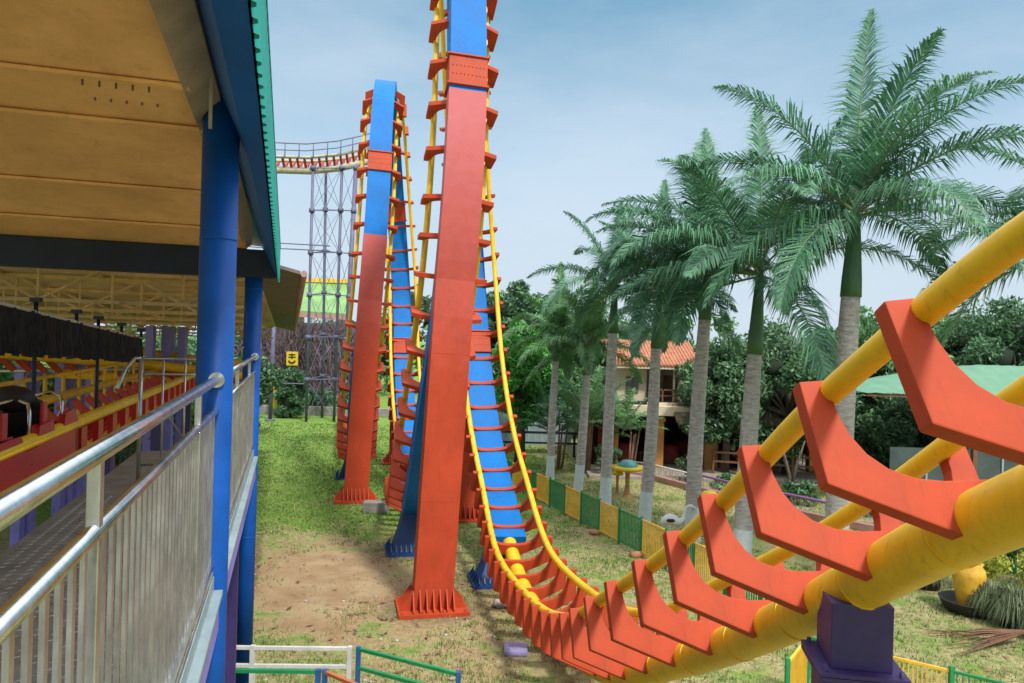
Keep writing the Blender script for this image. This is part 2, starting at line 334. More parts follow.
random.seed(21); mb = MB()
for k in range(2600):
    d = 8.5+26*random.random()**1.6; x = random.uniform(-.5, .7)*d
    if noise.noise(V((x*.5, d*.5, 31))) < -.15: continue
    a = random.random()*6.28; L1 = random.uniform(.03,.10); z = .012+random.random()*.02; u_ = V((math.cos(a), math.sin(a), random.uniform(-.2,.2)))*L1; v_ = V((-math.sin(a), math.cos(a), random.uniform(-.3,.3)))*L1*random.uniform(.15,.4); c = V((x, d, z+.01))
    mb.add([c-u_, c+v_, c+u_, c-v_], [(0,1,2,3)])
tag(mb.build('leaf_litter', mat('dead_leaf', (.20,.12,.055), .9, var=.4, island=.6)), 'scattered dead leaves and twigs lying over the lawn and bare dirt', 'leaf litter', kind='stuff')
mb = MB()
for k in range(420):
    d = 9+14*random.random(); x = random.uniform(-6, 4)
    if noise.noise(V((x*.6, d*.6, 71))) < 0: continue
    r = random.uniform(.012,.045); mb.blob((x, d, r*.3), (r, r*random.uniform(.6,1), r*.6), 1, .4)
tag(mb.build('gravel', M['stone']), 'loose pebbles and clods scattered over the bare dirt', 'pebbles', kind='stuff')
# ------------------------------------------------------------ roller coaster
def smooth_path(pts, step=.1, sig=5):
    P = np.array([p for p in pts], dtype=float)   # x,y,z,yaw,bank
    out = []
    n = len(P)
    for i in range(n-1):
        p0, p1, p2, p3 = P[max(i-1,0)], P[i], P[i+1], P[min(i+2,n-1)]
        k = max(2, int(np.linalg.norm(p2[:3]-p1[:3])/step))
        for j in range(k):
            t = j/k; out.append(.5*((2*p1)+(-p0+p2)*t+(2*p0-5*p1+4*p2-p3)*t*t+(-p0+3*p1-3*p2+p3)*t**3))
    out.append(P[-1]); out = np.array(out)
    # even resample then gaussian smooth
    def resample(a):
        d = np.r_[0, np.cumsum(np.linalg.norm(np.diff(a[:, :3], axis=0), axis=1))]; s = np.arange(0, d[-1], step)
        return np.stack([np.interp(s, d, a[:, c]) for c in range(a.shape[1])], 1)
    a = resample(out); w_ = int(sig*3); k = np.exp(-.5*(np.arange(-w_, w_+1)/sig)**2); k /= k.sum()
    e = np.concatenate([a[:1]+(a[:1]-a[1:w_+1][::-1]), a, a[-1:]+(a[-1:]-a[-w_-1:-1][::-1])])
    a = np.stack([np.convolve(e[:, c], k, 'valid') for c in range(a.shape[1])], 1)
    return resample(a)
def frames(a):
    fr = []
    for i in range(len(a)):
        t = V(a[min(i+1, len(a)-1)][:3])-V(a[max(i-1, 0)][:3]); t.normalize()
        yaw, bank = R(a[i][3]), R(a[i][4]); l = V((math.cos(yaw), math.sin(yaw), 0)); l -= t*l.dot(t); l.normalize(); u = l.cross(t)
        l2 = l*math.cos(bank)+u*math.sin(bank); u2 = l2.cross(t)
        fr.append((V(a[i][:3]), t, l2, u2))
    return fr
def loop_pts(off=(0,0,0)):
    o = np.array([*off, 0, 0])
    raw = [(.36,14.0,.95,13,0),(.12,15.6,1.28,13,0),(-.08,16.7,1.84,13,0),(-.33,17.7,2.5,13,0),(-.58,18.6,3.5,13,0),(-.80,19.4,4.8,13,0),(-.98,20.1,6.4,13,0),
           (-1.15,20.4,8.0,13,0),(-1.32,20.2,9.8,13,0),(-1.42,19.6,11.5,13,0),(-1.45,18.7,12.9,13,0),(-1.42,17.5,13.5,13,0),(-1.34,16.5,13.1,13,0),(-1.25,15.6,11.8,13,0),(-1.17,14.95,9.9,13,0),
           (-1.18,14.55,7.8,13,0),(-1.32,14.6,5.8,13,0),(-1.60,15.3,4.2,13,0),(-1.88,16.3,2.8,13,0),(-2.15,17.6,1.8,13,0),(-2.42,19.0,1.2,13,0),(-2.72,20.6,.97,13,0)]
    return [tuple(np.array(p)+o) for p in raw]
OFF2 = (-3.3, 8.9, -.28)
entry = [(6.2,-.3,6.75,70,18),(4.6,.2,6.5,52,16),(3.35,.85,6.15,34,12),(2.38,1.6,5.85,18,8),(2.12,2.4,5.5,10,6),(2.12,3.1,5.11,6,4),(2.04,3.8,4.74,6,2),(2.0,4.55,4.25,6,1),(1.92,5.35,3.75,7,1),(1.78,6.15,3.25,9,1),(1.61,6.95,2.78,11,1),(1.49,7.7,2.38,12,0),(1.36,8.8,1.78,12,0),(1.1,10.4,1.24,12,0),(.76,12.2,.98,13,0)]
path1 = smooth_path(entry+loop_pts()+[(-3.0,22.0,.95,13,0)])
exit2 = [(-6.55,31.0,.8,14,0),(-7.3,34.5,.85,14,0),(-8.1,38.0,.95,14,0),(-8.9,41.5,1.1,14,0)]
path2 = smooth_path([(-2.95,21.9,.9,13,0)]+loop_pts(OFF2)+exit2)
def tie_mesh():
    half = [(-.680,.050),(-.548,.055),(-.538,-.03),(-.532,-.13),(-.505,-.235),(-.455,-.325),(-.375,-.40),(-.26,-.45),(-.13,-.468),(0,-.47)]
    low = [(0,-.80),(-.10,-.70),(-.615,-.47)]
    top = half+[(-x, z) for x, z in half[:-1]][::-1]
    bot = [(.685,-.46),(.10,-.735),(-.10,-.735),(-.685,-.46)]
    poly = top+bot; n = len(poly); th = .044
    me = bpy.data.meshes.new('crosstie'); bm = bmesh.new()
    a = [bm.verts.new((x, -th, z)) for x, z in poly]; b = [bm.verts.new((x, th, z)) for x, z in poly]
    bm.faces.new(a); bm.faces.new(b[::-1])
    for i in range(n): bm.faces.new((a[i], b[i], b[(i+1)%n], a[(i+1)%n]))
    bmesh.ops.recalc_face_normals(bm, faces=bm.faces)
    es = [e for e in bm.edges if len(e.link_faces) == 2 and e.calc_face_angle(0) > .5]
    bmesh.ops.bevel(bm, geom=es, offset=.008, segments=2, affect='EDGES', profile=.6)
    bm.to_mesh(me); bm.free(); me.materials.append(M['red']); return me
TIE = tie_mesh()
GA = .525
def sweep_box(mb, fr, w, n0, n1, mi=0):
    """box section along frames: width w, from n0 to n1 along the frame's up axis (negative = outside of the loop)"""
    vs = []; fs = []
    for (c, t, l, u) in fr:
        vs += [c-l*w/2+u*n0, c+l*w/2+u*n0, c+l*w/2+u*n1, c-l*w/2+u*n1]
    for i in range(len(fr)-1):
        for k in range(4): fs.append((i*4+k, i*4+(k+1)%4, i*4+4+(k+1)%4, i*4+4+k))
    m = (len(fr)-1)*4; fs += [(0,3,2,1), (m,m+1,m+2,m+3)]
    mb.add(vs, fs, mi=mi)
def column(mb, pts, w, d, yaw=R(13)):
    fr = [(V(p), V((0,0,1)), V((math.cos(yaw), math.sin(yaw), 0)), V((-math.sin(yaw), math.cos(yaw), 0))) for p in pts]
    vs = []; fs = []
    for i, (c, t, l, u) in enumerate(fr):
        ww = w[i] if isinstance(w, list) else w; dd = d[i] if isinstance(d, list) else d
        vs += [c-l*ww/2-u*dd/2, c+l*ww/2-u*dd/2, c+l*ww/2+u*dd/2, c-l*ww/2+u*dd/2]
    for i in range(len(fr)-1):
        for k in range(4): fs.append((i*4+k, i*4+(k+1)%4, i*4+4+(k+1)%4, i*4+4+k))
    m = (len(fr)-1)*4; fs += [(0,3,2,1), (m,m+1,m+2,m+3)]; mb.add(vs, fs)
def footing(col, c, m, w=.70, d=.45, yaw=R(13), ext=.28, hgt=.42, nm='footing'):
    l = V((math.cos(yaw), math.sin(yaw), 0)); u = V((-math.sin(yaw), math.cos(yaw), 0)); c = V(c); mb = MB()
    W, Dd = w/2+ext, d/2+ext
    def quad(W, Dd, z): return [c-l*W-u*Dd+V((0,0,z)), c+l*W-u*Dd+V((0,0,z)), c+l*W+u*Dd+V((0,0,z)), c-l*W+u*Dd+V((0,0,z))]
    mb.add(quad(W, Dd, .0)+quad(W, Dd, .07), HEX)
    for sgn, ax, ot, hw, hd in ((-1,u,l,w/2,d/2),(1,u,l,w/2,d/2),(-1,l,u,d/2,w/2),(1,l,u,d/2,w/2)):
        nn = 7 if ot is l else 4
        for k in range(nn):
            o_ = c+ot*(hw*(-1+2*k/(nn-1)))*1.02; f0 = o_+ax*sgn*hd; f1 = o_+ax*sgn*(hd+ext*.85); e = ot*.011
            mb.add([f0-e+V((0,0,.07)), f0+e+V((0,0,.07)), f1+e+V((0,0,.07)), f1-e+V((0,0,.07)), f0-e+V((0,0,hgt)), f0+e+V((0,0,hgt)), f1+e+V((0,0,.11)), f1-e+V((0,0,.11))], HEX)
    b = mb
    for sx in (-1,-.33,.33,1):
        for sy in (-1,1): b.lathe(c+l*sx*(W-.07)+u*sy*(Dd-.06)+V((0,0,.07)), [(.025,0),(.025,.04),(0,.045)], 6)
    return b.build(nm, m, col)
def coaster_piece(name, label, path, off, near_post, red_top, joint_z):
    fr = frames(path); loc = V((fr[len(fr)//2][0].x, fr[len(fr)//2][0].y, 0)); T = thing(name, label, 'roller coaster', loc)
    for s_ in (-1, 1):
        MB().tube([c+l*GA*s_ for c, t, l, u in fr[::2]], .061, 14).build('rail', M['yellow'], T)
    o = V((off[0], off[1], 0)); zs = [f[0].z for f in fr]; itop = max(range(len(fr)), key=lambda i: zs[i] if abs(fr[i][0].y-(17.5+o.y)) < 2 else -1)
    ia = min(i for i in range(itop-260 if itop > 260 else 0, itop) if zs[i] > 1.30 and fr[i][0].y > 14+o.y)
    ib = max(i for i in range(itop, len(fr)) if zs[i] > 1.45 and i < itop+220)
    # spine: round pipe outside the loop's box girder
    def weld(mb, frs):
        for c, t, l, u in frs[6::9]: mb.tube([c+u*(-.66)-t*.012, c+u*(-.66)+t*.012], .154, 20)
    p1 = MB().tube([c+u*(-.66) for c, t, l, u in fr[:ia+6:2]], .148, 24); weld(p1, fr[:ia]); p1.build('spine_pipe', M['yellow'], T)
    p2 = MB().tube([c+u*(-.66) for c, t, l, u in fr[ib-5::2]], .155, 20); p2.build('spine_pipe', M['yellow'], T)
    bx = MB(); sweep_box(bx, fr[ia:ib+1:2], .70, -.92, -.50); g_ = bx.build('box_girder', M['blue'], T)
    # raised splice joints with bolt rows
    for zj, side in joint_z:
        rg = range(ia, itop) if side == 'far' else range(itop, ib)
        i = min(rg, key=lambda k: abs(zs[k]-zj)); j = MB(); sweep_box(j, fr[i-3:i+4], .735, -.945, -.475)
        for e in (-3, 3):
            c, t, l, u = fr[i+e]; vs = []
            sweep_box(j, [(c-t*.015, t, l, u), (c+t*.015, t, l, u)], .80, -.98, -.44)
        for s2 in (-1, 1):
            for k in range(9):
                c, t, l, u = fr[i]; 
                for fc in (-.945, -.475):
                    q = c+l*(-.3+.075*k)+u*fc+t*s2*.09; j.tube([q-u*.012, q+u*.012], .014, 6)
        j.build('splice_joint', M['red'], T)
    # ties
    k = 11 if off[1] == 0 else 6
    n = 0; nxt = k
    while nxt < len(fr)-2 and n < 100:
        c, t, l, u = fr[nxt]; ob = bpy.data.objects.new('crosstie', TIE); COL.objects.link(ob); ob.parent = T
        mw = Matrix((( l.x, t.x, u.x, c.x-loc.x), (l.y, t.y, u.y, c.y-loc.y), (l.z, t.z, u.z, c.z-loc.z), (0,0,0,1)))
        ob.matrix_basis = mw; n += 1
        nxt += 9 if c.z > 8 else (7 if c.z > 3.2 and c.y > 9 else (6 if c.y > 8 else 8))
    # red columns: straight from the ground, merging in front of the girder
    yaw = R(13)
    def redcol(base, rgn, zt, zm=6.2):
        ups = [fr[i] for i in rgn if zm <= zs[i] <= zt]; ups.sort(key=lambda f: f[0].z)
        mb = MB(); vs = []; fs = []; rows = []
        l0 = V((math.cos(yaw), math.sin(yaw), 0)); u0 = V((-math.sin(yaw), math.cos(yaw), 0))
        c0, t0, l1, u1 = ups[0]; mid = c0+u1*(-.77); b_ = V(base)
        s_ = 1 if (u1.dot(u0) > 0) else -1
        for kk in range(9):
            f = kk/9; rows.append((b_*(1-f)+mid*f, l0.lerp(l1, f).normalized(), (u0*s_).lerp(u1, f).normalized(), .215))
        for f_ in ups[::3]: rows.append((f_[0]+f_[3]*(-.77), f_[2], f_[3], .18))
        for c, l, u, h in rows: vs += [c-l*.36-u*h, c+l*.36-u*h, c+l*.36+u*h, c-l*.36+u*h]
        for i in range(len(rows)-1):
            for k in range(4): fs.append((i*4+k, i*4+(k+1)%4, i*4+4+(k+1)%4, i*4+4+k))
        m = (len(rows)-1)*4; fs += [(0,3,2,1), (m,m+1,m+2,m+3)]; mb.add(vs, fs)
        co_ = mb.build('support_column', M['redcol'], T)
        for kk in (3, 7):
            c, l, u, h = rows[kk]; d_ = (rows[kk+1][0]-c).normalized()*.008; sm_ = MB()
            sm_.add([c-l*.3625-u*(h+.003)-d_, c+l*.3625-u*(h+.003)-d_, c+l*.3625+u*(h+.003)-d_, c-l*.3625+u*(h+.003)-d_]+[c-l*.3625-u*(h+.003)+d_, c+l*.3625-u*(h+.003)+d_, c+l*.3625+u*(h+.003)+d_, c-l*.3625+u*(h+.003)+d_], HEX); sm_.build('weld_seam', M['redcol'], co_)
        footing(co_, base, M['red'], .72, .43); return co_
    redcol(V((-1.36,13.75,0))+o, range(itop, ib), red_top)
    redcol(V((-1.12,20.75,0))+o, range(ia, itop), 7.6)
    # blue legs under both ends of the box girder
    for base, i in ((near_post, ia+4), (V((-2.38,17.35,0))+o, ib-4)):
        c, t, l, u = fr[i]; top = c+u*(-.78); mb = MB()
        column(mb, [base, base*.5+top*.5+V((0,0,0)), top+V((0,0,.1))], [.66,.64,.62], [.62,.5,.36]); lg = mb.build('leg', M['navy'], T)
        footing(lg, base, M['navy'], .66, .62, ext=.12, hgt=.25, nm='base_plate')
    return T, fr, ia, ib
T1, fr1, ia1, ib1 = coaster_piece('roller_coaster_loop', 'nearer red and blue vertical loop with its yellow track swooping up past the viewer', path1, (0,0,0), V((-.28,15.35,0)), 9.55, [(9.88,'near'),(5.15,'far'),(10.6,'far')])
T2, fr2, ia2, ib2 = coaster_piece('roller_coaster_loop', 'farther blue topped vertical loop standing on a red column before the lattice tower', path2, OFF2, V((-.28+OFF2[0],15.35+OFF2[1],0)), 8.2, [(10.3,'near'),(4.95,'far'),(9.9,'far')])

# purple support post under the rising spine pipe
c, t, l, u = min(fr1, key=lambda f: abs((f[0]+f[3]*-.66-at(893,566,4.4)).length)); cs = c+u*(-.66)
hd = V((t.x, t.y, 0)).normalized(); yw = math.atan2(hd.y, hd.x)-PI/2
loc = V((cs.x, cs.y, 0)); PT = thing('support_post', 'square purple steel post with a flange carrying the thick yellow spine pipe', 'support post', loc)
mb = MB(); Wp = .165
lx = V((math.cos(yw-.25), math.sin(yw-.25), 0)); ly = V((-lx.y, lx.x, 0))
def sqv(W, z, c0=loc, D_=None): D_ = D_ or W; return [c0-lx*W-ly*D_+V((0,0,z)), c0+lx*W-ly*D_+V((0,0,z)), c0+lx*W+ly*D_+V((0,0,z)), c0-lx*W+ly*D_+V((0,0,z))]
zf = cs.z-.47
mb.add(sqv(Wp*1.12, 0)+sqv(Wp*1.12, zf), HEX); mb.build('lower_tube', M['purple'], PT, bevel=.006)
mb = MB(); mb.add(sqv(Wp, zf+.05)+[p+V((0,0,cs.z-.05)) for p in sqv(Wp, 0)], HEX); mb.build('upper_tube', M['purple'], PT, bevel=.006)
mb = MB(); mb.add(sqv(.238, zf)+sqv(.238, zf+.024), HEX); mb.add(sqv(.238, zf+.027)+sqv(.238, zf+.05), HEX)
fl = mb.build('flange', M['purple'], PT, bevel=.003)
mb = MB()
for sx in (-1, 1):
    for sy in (-1, 1):
        q = loc+lx*sx*.20+ly*sy*.20+V((0,0,zf-.03)); MB().tube([q, q+V((0,0,.11))], .014, 6).build('bolt', M['purple'], fl)
pass
mb = MB(); mb.add(sqv(.4, 0)+sqv(.4, .12), HEX); mb.build('concrete_pad', M['grey'], PT)
# small purple concrete pad and post below the loop's lowest point
pp = gnd(520, 652); o = MB(); o.box((pp.x-.26,pp.y-.2,0),(pp.x+.12,pp.y+.2,.09)); tag(o.build('concrete_footing', mat('faded_lilac_concrete', (.22,.19,.34), .85, var=.3, scale=5, dirt=.5, bump=.4), None, .03), 'low lilac painted concrete footing on the ground under the curving yellow rails', 'footing')
# grey blocks under the track between the loops
bl = MB(); q = gnd(376, 512); bl.box((q.x-.35,q.y-.2,0),(q.x+.35,q.y+.2,.3)); tag(bl.build('concrete_block', M['grey'], None, .02), 'grey concrete block on the grass between the two red columns', 'concrete block')
for (px, py, r, c_) in ((500,607,.15,'stone'),(492,575,.05,'stone'),(452,690,.05,'stone')):
    q = gnd(px, min(py, 680)); tag(MB().blob(q+V((0,0,r*.4)), (r,r*.8,r*.5), 2, .4).build('stone', M[c_]), {607:'pale fist sized stone beside the lowest crossties',575:'tiny pale stone lying behind the blue foot',690:'tiny pale stone in the dry grass before the queue rail'}[py], 'stone')
# ------------------------------------------------------------ station
def pillar(p, q, z1, r, label, h0=0):
    loc = S(p, q, 0); T = thing('station_pillar', label, 'pillar', loc, 'round blue pillars along the platform edge')
    for zz in (2.2, 5.62): MB().tube([loc+V((0,0,zz)), loc+V((0,0,zz+.012))], r+.0025, 40).build('weld_seam', M['pillar'], T)
    MB().tube([loc, loc+V((0,0,z1))], r, 40).build('shaft', M['pillar'], T)
    MB().tube([loc, loc+V((0,0,.03))], r+.1, 24).build('base_plate', M['navy'], T)
    return T
pillar(5.3, -.475, 6.62, .117, 'nearer thick round blue pillar where the steel handrail ends on a flange')
pillar(10.85, -.50, 5.85, .117, 'farther round blue pillar at the end of the platform beside the lawn')
# platform
PL = thing('station_platform', 'raised boarding platform with grey chequer plate floor and pale edge channel', 'platform', S(4,-1,0))
def plate_mat():
    m = mat('chequer_plate', (.24,.24,.225), .38, .8, var=.3, scale=4, dirt=.35); nt = m.node_tree; N = nt.nodes; L = nt.links
    tc = N.new('ShaderNodeTexCoord'); mp = N.new('ShaderNodeMapping'); mp.inputs['Rotation'].default_value = (0,0,R(45)+A); mp.inputs['Scale'].default_value = (26,26,26); L.new(tc.outputs['Object'], mp.inputs[0])
    ck = N.new('ShaderNodeTexChecker'); ck.inputs['Scale'].default_value = 1; L.new(mp.outputs[0], ck.inputs[0])
    wv = N.new('ShaderNodeTexWave'); wv.inputs['Scale'].default_value = .9; L.new(mp.outputs[0], wv.inputs[0])
    mul = N.new('ShaderNodeMath'); mul.operation = 'MULTIPLY'; L.new(ck.outputs[1], mul.inputs[0]); L.new(wv.outputs[1], mul.inputs[1])
    b = N.new('ShaderNodeBump'); b.inputs['Strength'].default_value = 1; b.inputs['Distance'].default_value = .02; L.new(wv.outputs[1], b.inputs['Height']); L.new(b.outputs[0], N['Principled BSDF'].inputs['Normal'])
    return m
mb = MB(); mb.sbox(-3, 10.6, -1.86, -.44, 3.38, 3.44)
# raised tread bars in two directions
tr = MB()
for i in range(150):
    for j in range(15):
        p_ = 1.0+i*.045; q_ = -1.80+j*.092+(i % 2)*.046; s2 = 1 if i % 2 else -1
        c_ = S(p_, q_, 3.44); d_ = (U*.7*s2+Q).normalized()*.024; n_ = V((-d_.y, d_.x, 0)).normalized()*.006
        tr.add([c_-d_, c_+n_, c_+d_, c_-n_, c_-d_*.6+V((0,0,.004)), c_+n_*.5+V((0,0,.004)), c_+d_*.6+V((0,0,.004)), c_-n_*.5+V((0,0,.004))], HEX)
fl = mb.build('floor_plate', M['floor'], PL)
tr.build('tread_pattern', M['galv'], fl)
mb = MB(); mb.sbox(-3, 5.15, -.437, -.375, 3.30, 3.33); mb.sbox(-3, 5.15, -.437, -.43, 3.333, 3.42); mb.sbox(5.5, 10.7, -.437, -.375, 3.30, 3.33); mb.sbox(5.5, 10.7, -.437, -.43, 3.333, 3.42)
mb.build('edge_channel', M['galv'], PL)
mb = MB(); mb.sbox(-3, 10.7, -.58, -.40, 3.05, 3.297); mb.sbox(-3, 10.7, -1.90, -1.80, 3.05, 3.37); mb.build('edge_beam', M['lilac'], PL)
for p_ in (2.2, 6.7, 8.7): mb = MB(); mb.sbox(p_-.06, p_+.06, -.6, -.48, 0, 3.05); mb.build('stanchion', M['purple'], PL)
mb = MB(); mb.sbox(-3, 10.6, -1.96, -1.905, .0, 3.3); mb.build('back_wall', M['purple'], PL)
mb = MB(); mb.sbox(6.0, 10.6, -.72, -.66, 1.2, 1.32); mb.sbox(3, 10.6, -.72, -.66, 2.2, 2.3); mb.build('cross_rail', M['lilac'], PL)
# railings
def railing(p0, p1, label, posts, ends):
    loc = S((p0+p1)/2, -.452, 3.44); T = thing('steel_railing', label, 'railing', loc, 'polished steel railings along the platform edge')
    h = MB().tube([S(p0,-.452,4.695), S(p1,-.452,4.695)], .0275, 24).build('handrail', M['steel'], T)
    MB().tube([S(p0,-.452,4.50), S(p1,-.452,4.495)], .022, 20).build('middle_rail', M['steel'], T)
    MB().sbox(p0, p1, -.470, -.434, 3.50, 3.53).build('bottom_rail', M['steel'], T)
    for e in ends: MB().tube([S(e-.012,-.452,4.695), S(e+.012,-.452,4.695)], .05, 24).build('flange', M['steel'], h)
    for p in posts:
        mb = MB(); mb.sbox(p-.02, p+.02, -.468, -.436, 3.44, 4.69); mb.build('post', M['steel2'], T, .004)
    n = int((p1-p0)/.098); 
    for k in range(n):
        p = p0+.05+k*.098
        if any(abs(p-x) < .05 for x in posts): continue
        mb = MB(); mb.sbox(p-.013, p+.013, -.459, -.448, 3.53, 4.49); mb.build('baluster', M['steel2'], T)
    return T
railing(.25, 5.19, 'nearer steel railing with closely set upright bars running up to the nearer blue pillar', [2.05, 4.2], [5.185])
railing(5.42, 10.74, 'short looking steel railing between the two round blue pillars', [7.2, 9.3], [10.73])

# roof over the platform
RF = thing('station_roof', 'low station roof with tan sheet ceiling, navy beams and teal ribbed edge', 'roof', S(4,-2,6.5))
ps = [-3, 1.2, 2.9, 4.7, 5.5, 7.4, 9.2, 10.8]
cz = lambda p: 6.62-.048*(p-2)
mb = MB()
for i in range(len(ps)-1):
    vs = [S(ps[i],-8,cz(ps[i])+.10), S(ps[i],-.60,cz(ps[i])+.10), S(ps[i+1]+.02,-.60,cz(ps[i+1])-.045), S(ps[i+1]+.02,-8,cz(ps[i+1])-.045)]
    mb.add(vs+[v+V((0,0,.03)) for v in vs], HEX)
mb.build('ceiling_panel', M['ceil'], RF)
mb = MB()
for i in range(1, len(ps)-1): z_ = cz(ps[i])-.072; mb.sbox(ps[i]-.035, ps[i]+.025, -8, -.60, z_, z_+.022)
mb.build('ceiling_seam', M['ceil'], RF)
bi = lambda p: 6.66-.035*(p-2)
bo = lambda p: 6.42-.070*(p-2)
def slab(mb, p0, p1, q0, f0, q1, f1, th):
    vs = [S(p0,q0,f0(p0)), S(p0,q1,f1(p0)), S(p1,q1,f1(p1)), S(p1,q0,f0(p1))]; mb.add(vs+[v+V((0,0,th)) for v in vs], HEX)
mb = MB(); slab(mb, -3, 11.0, -.63, lambda p: bi(p)-.16, -.475, lambda p: bi(p)-.03, .05); mb.build('trim_board', M['ceil2'], RF)
mb = MB(); slab(mb, -3, 11.0, -.47, bi, -.20, bo, .30); mb.build('edge_beam', M['pillar'], RF)
for p_ in (2.9, 5.9, 8.2): mb = MB(); slab(mb, p_-.03, p_+.03, -.475, lambda p: bi(p)-.012, -.196, lambda p: bo(p)-.012, .3); mb.build('beam_splice', M['navybeam'], RF)
mb = MB(); mb.sbox(10.70, 10.98, -8, -.21, 5.78, 6.16); mb.build('cross_beam', M['navybeam'], RF, .01)
# fluorescent-like rust marks: a row of bolts through a ceiling panel
mb = MB()
for k in range(5):
    for j in (0, 1):
        q = S(4.95+j*.30, -1.22+k*.09, cz(4.95)-.008-j*.0); mb.tube([q-V((0,0,.02)), q+V((0,0,.02))], .007, 8)
mb.build('rust_marks', M['brown'], RF)
# ribbed teal edge sheet
mb = MB(); k = 0; p = -2.; vs = []; fs = []
prof = []
while p < 11.1:
    for dp, dq in ((0,0),(.05,0),(.065,.022),(.10,.022),(.115,0)): prof.append((p+dp, -.185+dq))
    p += .14
for (p, q) in prof: vs += [S(p, q, bo(p)-.03), S(p, q, bo(p)+.52)]
for i in range(len(prof)-1): fs.append((i*2, i*2+2, i*2+3, i*2+1))
mb.add(vs, fs); mb.build('ribbed_edge', M['teal'], RF)
mb = MB(); slab(mb, -3, 11.1, -8.1, lambda p: bo(p)+.9, -.16, lambda p: bo(p)+.45, .04); mb.build('roof_sheet', M['teal'], RF)
mb = MB(); mb.sbox(4.75, 4.765, -.50, -.48, 6.22, 6.55); mb.build('hanging_bracket', M['ceil2'], RF)
# second, lower roof behind with trusses
R2 = thing('trussed_roof', 'tan trussed shed roof behind the platform with a brown eave over the lawn', 'roof', S(20,-4,5.5))
zr = lambda p: 6.05-.040*(p-11.2)
mb = MB(); 
for i in range(14):
    p0 = 11.2+i*1.35; p1 = p0+1.33
    vs = [S(p0,-12,zr(p0)), S(p0,-.55,zr(p0)), S(p1,-.55,zr(p1)), S(p1,-12,zr(p1))]; mb.add(vs+[v+V((0,0,.03)) for v in vs], HEX)
mb.build('roof_sheet', M['roof2'], R2)
mb = MB()
for i in range(8):
    p0 = 11.2+i*2.3; p1 = p0+2.27
    vs = [S(p0,-.54,zr(p0)-.0), S(p0,.12,zr(p0)-.16), S(p1,.12,zr(p1)-.16), S(p1,-.54,zr(p1))]; mb.add(vs+[v+V((0,0,.05)) for v in vs], HEX)
mb.build('eave_sheet', M['brown'], R2)
e = [S(11.2,.17,zr(11.2)-.15), S(29.6,.17,zr(29.6)-.15)]; MB().tube(e, .05, 8).build('gutter', M['pinkpipe'], R2)
for p in (12.0, 14.2, 16.6, 19.2, 22.0, 25.0, 28.5):
    mb = MB(); zt = zr(p)-.06; zb = zt-.55+.008*(p-12)
    mb.beam(S(p,-12,zt), S(p,-.6,zt), .05, .06); mb.beam(S(p,-12,zb), S(p,-.6,zb), .05, .05)
    n = 12; st = 11.4/n
    for k in range(n):
        q0 = -12+k*st; mb.beam(S(p,q0,zb if k%2 else zt), S(p,q0+st,zt if k%2 else zb), .035, .035); mb.beam(S(p+.03,q0,zb), S(p+.03,q0,zt), .03, .03)
    mb.build('truss', M['truss'], R2)
mb = MB()
for q in (-10,-8,-6.2,-4.6,-3.1,-1.8): mb.beam(S(11.2,q,zr(11.2)-.03), S(29.5,q,zr(29.5)-.03), .04, .05); 
for q in (-9,-5.4,-2.4): mb.beam(S(11.8,q,zr(12)-.62), S(29.5,q,zr(29)-.5), .035, .035)
mb.build('purlin', M['truss'], R2)
for p, q in ((12.0,-12),(20,-12),(29,-12)):
    mb = MB(); mb.tube([S(p,q,0), S(p,q,zr(p)-.05)], .07, 12); mb.build('post', M['navy'], R2)
# dark net valance on posts
BN = thing('dark_valance', 'long black netting valance sagging between dark posts under the trusses', 'valance', S(8,-3.4,4))
a0, a1, b0, b1 = at(-40,293,7.0), at(141,338,12.6), at(-40,352,7.0), at(141,362,12.6)
n = 90; vs = []; fs = []
nrm = (a1-a0).cross(V((0,0,1))).normalized()
for i in range(n+1):
    f = i/n; wv = nrm*(.06*math.sin(i*1.9)+.04*math.sin(i*.83)+.03*math.sin(i*.31)); t_ = a0.lerp(a1, f); b_ = b0.lerp(b1, f)+V((0,0,.02*math.sin(i*1.3)))
    for j in range(5): vs.append(t_.lerp(b_, j/4)+wv*(.3+.7*j/4))
for i in range(n):
    for j in range(4): fs.append((i*5+j, i*5+5+j, i*5+6+j, i*5+1+j))
mb = MB(); mb.add(vs, fs, True); mb.build('netting', M['banner'], BN)
MB().tube([a0, a1], .02, 8).build('top_cable', M['whitep'], BN)
for px, D, z1, full in ((45,8.6,None,1),(80,9.8,None,0),(105,10.6,None,1),(125,11.6,None,0),(141,12.6,None,1)):
    f = (D-7)/5.6; top = a0.lerp(a1, f); mb = MB(); x = top; zb = 3.0 if full else top.z-.45
    mb.tube([V((x.x,x.y,zb)), V((x.x,x.y,x.z+.12))], .024, 8); mb.beam(V((x.x-.06,x.y,x.z+.14)), V((x.x+.06,x.y,x.z+.14)), .06, .05); mb.build('post', M['navybeam'], BN)
